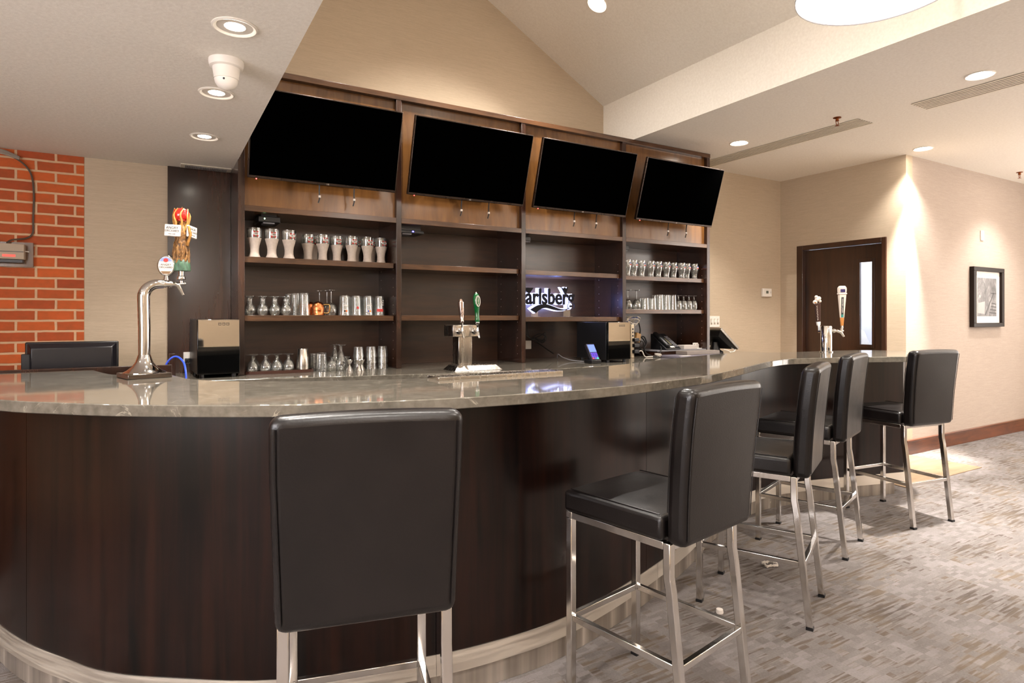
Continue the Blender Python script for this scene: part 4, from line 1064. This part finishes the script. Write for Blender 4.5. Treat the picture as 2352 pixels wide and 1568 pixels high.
# centre T tower on the back counter
tt = thing('tee_tower', 'square brushed steel two-tap beer tower on the back counter', 'beer tap', (1.93, 3.80, .9895))
w = MB(); b0 = [(-.185, -.055), (.185, -.055), (.185, .14), (-.185, .14)]; b1 = [(-.150, -.020), (.150, -.020), (.150, .125), (-.150, .125)]
w.add([(x, y, 0) for x, y in b0] + [(x, y, .034) for x, y in b1], [(3, 2, 1, 0), (4, 5, 6, 7)] + [(i, (i+1) % 4, 4+(i+1) % 4, 4+i) for i in range(4)])
w.build('drip_base', STEELB, tt, .002)
w = MB(); [w.box(-.13 + .014*i, -.121 + .014*i, .0, .11, .0342, .037) for i in range(19)]; w.build('drip_grille', STEELB, tt)
w = MB(); w.box(-.104, .000, .055, .155, .037, .232); w.build('column', STEELB, tt, .003)
w = MB(); w.box(-.157, .042, .035, .185, .232, .312); hdx = w.build('tap_head', STEELB, tt, .003)
w = MB(); w.box(-.149, .034, .0335, .0355, .240, .304); w.build('head_plate', STEELB, tt)
for x in (-.112, .006):
    M = T(x, .033, .268); faucet(tt, M)
    w = MB(M); w.lathe([(.022, 0), (.020, .006), (.013, .010)], 18); 
    w.M = M @ Matrix.Rotation(PI/2, 4, 'X'); w.v = []; w.f = []; w.mi = []; w.lathe([(.023, 0), (.021, .006), (.014, .010)], 18); w.build('faucet_collar', CHROME, tt)
SILV = metal('silver_pink_handle', '#dcc6bc', .22)
hm2 = T(-.112, -.019, .296) @ Matrix.Rotation(-.06, 4, 'Y') @ Matrix.Scale(.82, 4)
w = MB(hm2); w.lathe([(.008, 0), (.009, .03), (.010, .04)], 14); h_ = w.build('tap_handle', CHROME, tt)
w = MB(hm2); w.lathe([(.013, .038), (.018, .044), (.018, .060), (.015, .066), (.019, .10), (.024, .165), (.026, .200), (.027, .212), (.020, .218), (.016, .228), (.010, .238), (.0005, .240)], 20); w.build('grip', SILV, h_, label='shiny pale metallic grip')
w = MB(hm2); [w.tube([(-.02 + .004 * k, -.021, .10 + .012*k), (.014, -.022, .115 + .012*k)], .0024, 5) for k in range(5)]; w.build('raised_lettering', SILV, h_)
GREEN = plain('glossy_bottle_green', '#0f5a2c', .08, coat=.7)
hm3 = T(.006, -.019, .296) @ Matrix.Rotation(-.05, 4, 'Y') @ Matrix.Scale(.91, 4)
w = MB(hm3); w.lathe([(.008, 0), (.010, .02), (.015, .026), (.018, .034), (.017, .042)], 16); h_ = w.build('tap_handle', CHROME, tt)
w = MB(hm3); w.lathe([(.017, .042), (.019, .05), (.018, .075), (.016, .082), (.018, .12), (.023, .155), (.028, .20), (.027, .225), (.020, .248), (.010, .262), (.0005, .265)], 22); w.build('grip', GREEN, h_, label='glossy green grip')
w = MB(hm3); w.sphere((0, 0, .262), .008, 10); w.build('cap', CHROME, h_)
w = MB(hm3); 
n = 28; rim = [(.017*math.cos(2*PI*i/n), -.0285, .20 + .040*math.sin(2*PI*i/n)) for i in range(n)]
w.tube(rim + [rim[0], rim[1]], .0025, 6); w.build('badge_outline', WHITEI, h_)
w = MB(hm3); poly_face(w, [(.016*math.cos(2*PI*i/n), .20 + .039*math.sin(2*PI*i/n)) for i in range(n)], -.0288, -.026); bf_ = w.build('badge', GREEN, h_)
w = MB(hm3); w.text('Carlsberg', .017, T(0, -.0292, .20) @ Matrix.Rotation(PI/2, 4, 'X') @ Matrix.Rotation(PI/2, 4, 'Z'), .0006); w.build('badge_lettering', WHITEI, bf_)
# right column tower on the bar
rt = thing('column_tap', 'slim round chrome beer column near the far end of the bar', 'beer tap', (4.50, 2.86, 1.0855))
MB().lathe([(.048, 0), (.048, .006), (.0405, .010), (.0405, .198), (.038, .203), (.0005, .204)], 32).build('column', CHROME, rt)
ra = math.radians(-30.3)   # faucet points to the right, away from the stools
dxr, dyr = math.cos(ra), math.sin(ra)
M = T(.040 * dxr, .040 * dyr, .165) @ Matrix.Rotation(ra + PI/2, 4, 'Z')
f = MB(M); f.tube([(0, 0, 0), (0, -.03, 0)], .014, 14); f.tube([(0, -.03, 0), (0, -.05, -.002)], .010, 12); f.tube([(0, -.044, 0), (0, -.075, -.012), (0, -.095, -.045)], [.012, .011, .008], 12)
f.tube([(0, -.070, -.006), (0, -.082, .028)], [.011, .009], 12); f.sphere((0, -.086, .0), .010, 10); f.tube([(0, -.010, 0), (0, -.018, 0)], .018, 14); f.build('faucet', CHROME, rt)
CREAM = plain('cream_handle', '#d8cbbf', .3); TAN = plain('tan_wood_handle', '#b3763a', .35)
wm = T(.040 * dxr + .082 * dxr, .040 * dyr + .082 * dyr, .185) @ Matrix.Rotation(ra - .15, 4, 'Z') @ Matrix.Diagonal((.74, .74, .95, 1))
w = MB(wm); w.lathe([(.012, 0), (.012, .014), (.010, .02)], 12); h_ = w.build('tap_handle', CHROME, rt)
def taper(w, a, z0, b, z1, c=.8):
    w.add([(sx*a, sy*a*c, z0) for sx, sy in ((-1, -1), (1, -1), (1, 1), (-1, 1))] + [(sx*b, sy*b*c, z1) for sx, sy in ((-1, -1), (1, -1), (1, 1), (-1, 1))], [(3, 2, 1, 0), (4, 5, 6, 7)] + [(i, (i+1) % 4, 4+(i+1) % 4, 4+i) for i in range(4)])
w = MB(wm); taper(w, .012, .018, .018, .085); w.build('wood_grip', TAN, h_, .003, label='tan lower grip')
w = MB(wm); taper(w, .018, .085, .034, .275); w.build('cream_body', CREAM, h_, .003, label='cream body')
w = MB(wm); taper(w, .040, .275, .040, .288); taper(w, .036, .288, .038, .325); taper(w, .040, .325, .026, .345); w.build('head', CREAM, h_, .004)
w = MB(wm); w.box(-.025, .020, -.0325, -.029, .293, .318); w.build('head_label', plain('navy_label', '#2d2556', .4), h_)
lm = wm @ T(0, -.0205, .178) @ Matrix.Rotation(math.radians(3.9), 4, 'X')
w = MB(lm); w.box(-.015, .009, -.002, .0, -.085, .075); lb = w.build('label_strip', plain('dark_slate_label', '#33383a', .4), h_)
w = MB(lm); w.box(-.015, .009, -.0025, -.0005, -.089, -.066); w.build('label_foot', plain('teal_label', '#2f7d74', .4), lb)
w = MB(lm); w.text('WINTER LAGER', .0165, T(-.003, -.0023, .006) @ Matrix.Rotation(PI/2, 4, 'X') @ Matrix.Rotation(-PI/2, 4, 'Z'), .0005); w.build('label_lettering', WHITEI, lb)
wm2 = T(-.01, .035, .195) @ Matrix.Rotation(.12, 4, 'Y') @ Matrix.Rotation(ra, 4, 'Z')
w = MB(T(-.005, .030, .16)); w.tube([(0, 0, 0), (0, .03, 0)], .012, 12); w.tube([(0, .025, 0), (0, .03, .05)], .009, 12); w.build('faucet', CHROME, rt)
wm2 = T(-.006, .06, .205) @ Matrix.Rotation(-.10, 4, 'Y') @ Matrix.Rotation(ra, 4, 'Z')
w = MB(wm2); taper(w, .011, 0, .014, .03, .8); h_ = w.build('tap_handle', WHITEP, rt, .002)
w = MB(wm2); taper(w, .014, .03, .021, .175, .6); w.build('dark_paddle', plain('brown_paddle', '#3a221b', .4), h_, .002, label='dark brown paddle')
w = MB(wm2); [w.tube([(-.013 + .002*(k % 2), -.0128, .045 + .013*k), (-.006, -.0135, .052 + .013*k)], .0016, 5) for k in range(9)]; w.build('script_lettering', WHITEI, h_)
w = MB(wm2); [w.sphere((px_, 0, pz_), pr, 10) for px_, pz_, pr in ((-.016, .185, .017), (0.0, .205, .017), (.016, .212, .016), (-.004, .225, .013), (.022, .190, .012))]; w.build('carved_top', CREAM, h_, label='knobbly pale carved top')
w = MB(wm2); w.sphere((-.020, -.012, .183), .007, 8); w.build('orange_dot', TAN, h_)

# drip tray on the bar top
dt = thing('drip_tray', 'long narrow stainless drip tray on the bar top edge', 'drip tray', (1.38, 2.487, 1.0855))
w = W(dt); w.box(1.055, 1.705, 2.425, 2.552, 1.0855, 1.0895); w.build('pan', STEELB, dt)
w = W(dt)
for a in ((1.055, 1.705, 2.425, 2.430), (1.055, 1.705, 2.547, 2.552), (1.055, 1.060, 2.430, 2.547), (1.700, 1.705, 2.430, 2.547)): w.box(*a, 1.0895, 1.0985)
w.build('rim', STEELB, dt, .001)
w = W(dt); [w.box(1.075 + .0128*i, 1.082 + .0128*i, 2.435, 2.542, 1.0945, 1.0970) for i in range(48)]; w.box(1.062, 1.698, 2.436, 2.441, 1.0915, 1.0945); w.box(1.062, 1.698, 2.536, 2.541, 1.0915, 1.0945); w.build('grille', STEELB, dt)

# ------------------------------------------------------------------ equipment
def chiller(label, x, y, wid, dep, h, rz):
    t = thing('wine_chiller', label, 'wine chiller', (x, y, ZB), rz, 'countertop wine chillers')
    hw = wid / 2
    w = MB(); w.box(-hw, hw, .012, dep, .022, h); w.build('cabinet', BLACKP, t, .004)
    w = MB(); w.box(-hw, hw, -.012, .011, .022, h); d = w.build('glass_door', BLACKG, t, .003)
    w = MB(); w.box(-hw + .006, hw - .004, -.0135, -.0119, h * .53, h - .006); w.build('mirrored_upper_panel', MIRROR, d, label='mirrored upper door panel')
    MB().box(-hw + .004, hw - .004, -.0145, -.0118, .026, .030).build('chrome_edge', CHROME, d); MB().box(-hw + .004, hw - .004, -.0142, -.0118, h - .005, h - .002).build('chrome_edge', CHROME, d)
    w = MB()
    for i in range(3):
        cx = .005 + .022 * i - .0; cz = h - .028
        for a in ((-.008, .008, -.008, -.0055), (-.008, .008, .0055, .008), (-.008, -.0055, -.0055, .0055), (.0055, .008, -.0055, .0055)): w.box(cx + a[0], cx + a[1], -.0142, -.0134, cz + a[2], cz + a[3])
        w.box(cx - .0018, cx + .0018, -.0142, -.0134, cz - .0018, cz + .0018)
    w.build('touch_buttons', DARKI, d)
    for sx in (-hw + .03, hw - .03):
        for yy in (.03, dep - .04): MB().lathe([(.014, 0), (.014, .022)], 12, (sx, yy, 0)).build('foot', BLACKP, t)
    return t
chiller('black wine chiller with mirrored upper door left of the shelving unit', .337, 4.115, .236, .46, .354, math.radians(2.2))
chiller('second black wine chiller, smaller looking, under the lit beer sign', 3.255, 3.85, .238, .40, .326, math.radians(1.0))
def cable_thing(name, label, cat, paths, m, r):
    w = MB(); [w.tube(spline(p, 5), r, 6) for p in paths]; o = w.build(name, m); tag(o, label, cat); return o
# plug left of the first chiller
pg = thing('wall_plug', 'black plug in a white wall outlet left of the first wine chiller', 'plug', (.19, 4.598, 1.09))
W(pg).box(.165, .215, 4.588, 4.598, 1.05, 1.125).build('outlet_plate', WHITEP, pg, .002)
W(pg).box(.172, .200, 4.555, 4.588, 1.055, 1.085).build('plug_body', BLACKP, pg, .004)
W(pg).tube(spline([(.186, 4.556, 1.07), (.172, 4.53, 1.05), (.176, 4.52, 1.015), (.17, 4.53, .997), (.16, 4.56, .995)], 4), .004, 6).build('cord', CABLE, pg)
# left monitor, seen from behind
mo = thing('touch_monitor', 'black touchscreen monitor seen from behind in front of the brick', 'monitor', (-.39, 4.14, .9895))
w = MB(); w.box(-.212, .212, .018, .04, .082, .232); w.build('bezel', BLACKP, mo, .006)
w = MB(); w.add([(-.204, .018, .088), (.204, .018, .088), (.204, .018, .226), (-.204, .018, .226), (-.182, -.016, .088), (.182, -.016, .088), (.182, -.016, .200), (-.182, -.016, .200)],
               [(0, 1, 5, 4), (1, 2, 6, 5), (2, 3, 7, 6), (3, 0, 4, 7), (4, 5, 6, 7), (3, 2, 1, 0)]); w.build('rear_shell', plain('satin_black_shell', '#17161a', .28), mo, .004)
w = MB(); w.box(-.225, -.185, -.005, .03, .082, .17); w.build('card_reader', BLACKP, mo, .003)
w = MB(); w.box(-.09, .09, -.02, .09, 0, .012); w.box(-.04, .04, -.010, .017, .012, .088); w.build('stand', BLACKP, mo, .003)
w = MB(); w.box(-.212 + .012, .2, .0395, .0415, .095, .222); w.build('screen', SCREEN, mo)
pr = thing('receipt_printer', 'grey receipt printer corner at the left photo edge behind the bar', 'printer', (-.80, 4.12, .9895))
MB().box(-.10, .075, -.06, .14, 0, .095).build('case', GREYP, pr, .006); MB().box(-.09, .065, -.05, .13, .0955, .125).build('lid', GREYP, pr, .01)
MB().box(-.06, .03, -.064, -.0602, .07, .078).build('paper_slot', BLACKP, pr)
cable_thing('blue_cable', 'bright blue cable looping up beside the gooseneck tap', 'cable', [[(.04, 3.94, 1.02), (.055, 3.94, 1.09), (.085, 3.93, 1.130), (.115, 3.92, 1.132), (.142, 3.88, 1.10), (.150, 3.83, 1.04), (.150, 3.81, .95), (.15, 3.80, .90)]], BCABLE, .0055)
o = MB().box(.075, .110, 4.25, 4.27, .9895, 1.135).build('note_holder', WOODV, bevel=.002); tag(o, 'small dark upright card holder behind the blue cable', 'card holder')
# card terminal
kt = thing('card_terminal', 'card payment terminal with glowing blue screen on the back counter', 'card terminal', (3.01, 3.87, ZB), math.radians(-2))
w = MB(); w.box(-.045, .045, -.05, .06, 0, .028); w.build('dock', BLACKP, kt, .004)
tm = T(0, .0, .030) @ Matrix.Rotation(math.radians(-52), 4, 'X')
tm = T(0, -.045, .030) @ Matrix.Rotation(math.radians(56), 4, 'X')
w = MB(tm); w.box(-.038, .038, 0, .15, -.030, 0); bdy = w.build('body', plain('terminal_dark_grey', '#2b2830', .35), kt, .005)
w = MB(tm); w.box(-.032, .032, .072, .140, .0002, .0018); w.build('lit_screen', emitter('blue_white_screen', '#7f9aff', .55, .02), bdy, label='glowing pale blue screen')
for r_ in range(4):
    for c_ in range(3):
        w = MB(tm); w.box(-.030 + .021*c_, -.013 + .021*c_, .008 + .015*r_, .019 + .015*r_, .0002, .003)
        w.build('key', emitter('violet_key', '#5a35c0', .7, .02) if r_ else [emitter('red_key', '#c03060', .6, .02), emitter('yellow_key', '#6050c0', .6, .02), emitter('green_key', '#30c0a0', 1, .02)][c_], bdy)
w = MB(); w.box(-.02, .02, .02, .055, .028, .10); w.build('stand', BLACKP, kt, .003)
# cable tangle below the sign
cable_thing('cable_coil', 'black coiled cables hanging by an outlet under the lit sign', 'cable', [[(2.78, 4.54, 1.31), (2.785, 4.53, 1.22), (2.83, 4.50, 1.17), (2.91, 4.49, 1.19), (2.96, 4.48, 1.22), (2.93, 4.48, 1.15), (2.85, 4.49, 1.18), (2.93, 4.48, 1.13), (2.97, 4.48, 1.18), (2.89, 4.48, 1.21), (2.83, 4.50, 1.16), (2.92, 4.48, 1.165), (2.96, 4.48, 1.15), (2.86, 4.48, 1.14)],
             [(2.80, 4.53, 1.31), (2.81, 4.52, 1.20), (2.87, 4.51, 1.15), (2.99, 4.52, 1.08), (3.08, 4.53, 1.03)]], CABLE, .0045)
o = MB().box(2.815, 2.875, 4.574, 4.584, 1.075, 1.15).build('wall_outlet', WHITEP, bevel=.002); tag(o, 'small pale outlet on the panel under the lit sign', 'outlet')
cable_thing('terminal_cable', 'thin cable curling on the counter behind the card terminal', 'cable', [[(3.06, 3.93, 1.0), (3.02, 4.02, .995), (2.98, 4.12, 1.0), (2.95, 4.2, 1.02), (2.97, 4.3, 1.04), (3.0, 4.35, 1.0)]], GREYP, .0035)
# phone corner, right bay
ped = thing('counter_riser', 'dark low riser box with grey top carrying the phone', 'riser', (4.38, 4.30, ZB))
W(ped).box(4.02, 4.64, 4.20, 4.52, ZB, ZB + .045).build('box', WOODV, ped, .002)
W(ped).box(4.01, 4.65, 4.19, 4.53, ZB + .0455, ZB + .057).build('top', GREYP, ped, .002)
o = MB().box(3.98, 4.62, 3.88, 4.14, ZB, ZB + .02).build('keyboard_tray', plain('grey_tray', '#6d6772', .4), bevel=.003); tag(o, 'flat grey tray on the back counter before the phone', 'tray')
o = MB().box(4.18, 4.61, 3.99, 4.13, ZB + .0205, ZB + .054).build('cash_box', plain('grey_brown_metal', '#7d736b', .45), bevel=.003); tag(o, 'flat grey box lying on the grey tray below the phone', 'box')
o = MB().box(4.04, 4.15, 3.91, 3.96, ZB + .0205, ZB + .0225).build('paper_slip', WHITEI); tag(o, 'white paper slip lying on the flat grey tray', 'paper')
phn = thing('desk_phone', 'black desk telephone with display and keypad in the right bay', 'telephone', (4.22, 4.27, ZB + .0575), math.radians(4))
tmx = T(-.005, 0, .02) @ Matrix.Rotation(math.radians(42), 4, 'X')
w = MB(); w.add([(-.10, -.07, 0), (.10, -.07, 0), (.10, .13, 0), (-.10, .13, 0), (-.10, -.07, .015), (.10, -.07, .015), (.10, .13, .15), (-.10, .13, .15)], [(3, 2, 1, 0), (4, 5, 6, 7), (0, 1, 5, 4), (1, 2, 6, 5), (2, 3, 7, 6), (3, 0, 4, 7)]); bd = w.build('body', BLACKP, phn, .006)
sl = math.atan2(.135, .20)
pm = T(0, -.07, .0165) @ Matrix.Rotation(sl, 4, 'X')
w = MB(pm); w.box(-.095, -.045, .01, .225, 0, .035); w.build('handset', BLACKP, bd, .012)
w = MB(pm); w.box(-.030, .020, .05, .150, 0, .004); w.build('display', plain('phone_display', '#6f6a52', .3), bd)
w = MB(pm); w.box(-.030, .025, .008, .018, 0, .004); w.box(-.030, .025, .022, .030, 0, .003); w.build('label_strip', WHITEP, bd)
w = MB(pm); [w.box(.036 + .018*c, .047 + .018*c, .02 + .022*r, .032 + .022*r, 0, .004) for r in range(8) for c in range(3)]; w.build('keypad', GREYP, bd)
cable_thing('phone_cord', 'coiled dark phone cord on the counter below the phone', 'cord', [[(4.105, 4.25, 1.078), (4.06, 4.20, 1.075), (4.03, 4.165, 1.06), (4.0, 4.165, .998), (3.95, 4.175, .996), (3.90, 4.19, .996), (3.86, 4.17, .998)]], CABLE, .005)
o = MB().box(4.38, 4.55, 4.22, 4.34, ZB + .0575, ZB + .095).build('order_pad', LGREY, bevel=.003); tag(o, 'thick pale pad of paper right of the phone', 'notepad')
ch = thing('card_holder', 'small white curved card holder beside the pale pad', 'card holder', (4.60, 4.26, ZB + .0575))
w = MB(); w.box(-.035, .035, .02, .026, 0, .055); w.box(-.035, .035, -.03, .02, 0, .006); w.box(-.035, -.030, -.03, .02, .006, .04); w.build('holder', WHITEI, ch, .002)
MB().box(-.028, .030, .005, .018, .0065, .045).build('cards', LGREY, ch)
o = MB().box(4.40, 4.53, 4.50, 4.505, 1.115, 1.122).build('wall_strip', LGREY); o.location = (0, .075, 0); tag(o, 'thin pale strip on the cabinet back above the notepad', 'strip')
# power strip and cables
ps = thing('power_strip', 'upright beige power strip with black plugs beside second wine chiller', 'power strip', (3.72, 4.20, ZB))
W(ps).box(3.702, 3.736, 4.20, 4.235, ZB, 1.290).build('housing', plain('beige_plastic', '#c9b79c', .5), ps, .004)
for z in (1.24, 1.21, 1.18): W(ps).box(3.711, 3.727, 4.198, 4.2005, z, z + .016).build('socket', DARKI, ps)
for z in (1.135, 1.085, 1.03): W(ps).box(3.710, 3.770, 4.165, 4.2, z, z + .032).build('plug', BLACKP, ps, .005)
W(ps).tube(spline([(3.768, 4.18, 1.145), (3.83, 4.19, 1.13), (3.87, 4.22, 1.07), (3.92, 4.24, 1.02), (3.98, 4.24, 1.0)], 4), .005, 6).build('black_cord', CABLE, ps)
W(ps).tube(spline([(3.768, 4.18, 1.045), (3.80, 4.17, 1.05), (3.83, 4.165, 1.0), (3.88, 4.16, .996), (3.93, 4.17, .996)], 4), .005, 6).build('white_cord', WCABLE, ps)
ad = MB(); ad.box(-.032, .032, -.012, .012, -.042, .042); o = ad.build('tan_adapter', plain('tan_adapter', '#b08850', .5), bevel=.004); o.location = (3.893, 4.33, 1.165); o.rotation_euler = (0, .25, .2); tag(o, 'tan square adapter block hanging among cables', 'adapter')
rnd = random.Random(5); paths = []
for i in range(7):
    cx, cz = 3.765 + rnd.uniform(-.03, .04), 1.322 + rnd.uniform(-.02, .02); rr = rnd.uniform(.035, .06); yy = 4.30 + rnd.uniform(-.04, .06)
    paths.append([(cx + rr*1.3*math.cos(a + i), yy + .02*math.sin(2*a), cz + rr*.6*math.sin(a + i)) for a in [k * .7 for k in range(9)]])
cable_thing('white_cables', 'tangle of white cables hanging at the left of the right bay', 'cables', paths, WCABLE, .0045)
cable_thing('blue_data_cable', 'blue data cable strung up to the shelf above the phone', 'cable', [[(3.74, 4.44, 1.20), (3.80, 4.44, 1.28), (3.88, 4.44, 1.325), (3.97, 4.45, 1.345), (4.03, 4.46, 1.36)], [(3.77, 4.45, 1.27), (3.87, 4.46, 1.335), (3.97, 4.46, 1.35)]], BCABLE, .004)
cable_thing('black_cables', 'loose black cable loops hanging behind the tan adapter', 'cables', [[(3.97, 4.50, 1.34), (3.98, 4.50, 1.24), (4.03, 4.48, 1.18), (4.07, 4.49, 1.22), (4.06, 4.5, 1.30)], [(3.93, 4.44, 1.10), (3.98, 4.42, 1.06), (4.05, 4.40, 1.10), (4.02, 4.42, 1.16), (3.96, 4.44, 1.14), (3.93, 4.42, 1.05), (3.98, 4.38, 1.0)], [(3.95, 4.37, 1.16), (4.0, 4.36, 1.17), (4.03, 4.36, 1.10), (3.98, 4.36, 1.04), (3.94, 4.37, 1.09), (3.97, 4.37, 1.13)]], CABLE, .006)
cable_thing('cord_bundle', 'tied pale cord bundle lying on the counter below the power strip', 'cord', [[(3.93 + .028*math.cos(a), 4.10 + .028*math.sin(a), .998 + .02*abs(math.sin(a*.5)) + .0008*k) for k, a in enumerate([q*.8 for q in range(18)])]], WCABLE, .004)
# right monitor
rm = thing('tilted_monitor', 'tilted touchscreen monitor seen from the side right of the shelving', 'monitor', (5.02, 4.38, ZB))
rmM = T(.0, 0, .145) @ Matrix.Rotation(math.radians(38), 4, 'Y')
w = MB(rmM); w.box(-.165, .165, -.165, .165, -.012, .016); w.build('bezel', metal('grey_monitor_edge', '#8d867e', .35), rm, .004)
w = MB(rmM); w.box(-.148, .148, -.148, .148, .0155, .018); w.build('screen', SCREEN, rm)
w = MB(rmM); w.add([(-.15, -.15, -.0125), (.15, -.15, -.0125), (.15, .15, -.0125), (-.15, .15, -.0125), (-.11, -.12, -.05), (.12, -.12, -.04), (.12, .12, -.04), (-.11, .12, -.05)], [(3, 2, 1, 0), (4, 5, 6, 7), (0, 1, 5, 4), (1, 2, 6, 5), (2, 3, 7, 6), (3, 0, 4, 7)]); w.build('rear_shell', BLACKP, rm, .004)
w = MB(); w.lathe([(.085, 0), (.085, .012), (.055, .03), (.042, .07), (.038, .11)], 20, (-.035, 0, 0)); w.build('stand', BLACKP, rm)
w = MB(); w.tube(spline([(.06, -.13, .05), (.09, -.15, .03), (.03, -.16, .012), (-.02, -.15, .03), (-.05, -.12, .04)], 4), .004, 6); w.tube(spline([(.11, -.14, .04), (.06, -.17, .02), (0, -.16, .01)], 4), .004, 6); w.build('cable', WCABLE, rm)
# coil of cord on the carpet and a white cap
co = MB(); pts = [( (.030 + .026*((k*5) % 14)/14) * math.cos(a), (.020 + .020*((k*5) % 14)/14) * math.sin(a), .005 + .0016*((k*5) % 9)) for k, a in enumerate([q*.45 for q in range(70)])]
co.tube(spline(pts, 2), .0028, 5); o = co.build('cord_coil', WCABLE); o.location = (2.905, 2.17, 0); tag(o, 'small pale coil of cord on the carpet under the stools', 'cord')
cp = MB(); cp.lathe([(.016, 0), (.017, .004), (.015, .018), (.0005, .02)], 14); o = cp.build('paper_scrap', WHITEI); o.location = (2.24, 1.94, 0); tag(o, 'tiny white scrap on the carpet behind the second stool', 'scrap')

# ------------------------------------------------------------------ world, camera, view
wd_ = bpy.data.worlds.new('World'); SC.world = wd_; wd_.use_nodes = True
wd_.node_tree.nodes['Background'].inputs[0].default_value = (.9, .93, 1, 1); wd_.node_tree.nodes['Background'].inputs[1].default_value = .05
cam = bpy.data.cameras.new('Camera'); co_ = bpy.data.objects.new('Camera', cam); COL.objects.link(co_)
cam.sensor_width = 36; cam.lens = 1403 / 2352 * 36; cam.shift_y = -(784 - 727) / 2352
co_.location = (0, 0, 1.36); co_.rotation_euler = (PI/2, 0, -math.atan2(821, 1403))
cam.clip_start = .02
SC.camera = co_
SC.cycles.transparent_max_bounces = 20; SC.cycles.max_bounces = 8; SC.cycles.adaptive_threshold = .03; SC.cycles.sample_clamp_indirect = 6
SC.view_settings.view_transform = 'Standard'; SC.view_settings.look = 'None'; SC.view_settings.exposure = 1.3; SC.view_settings.gamma = 1
SC.view_settings.use_curve_mapping = False
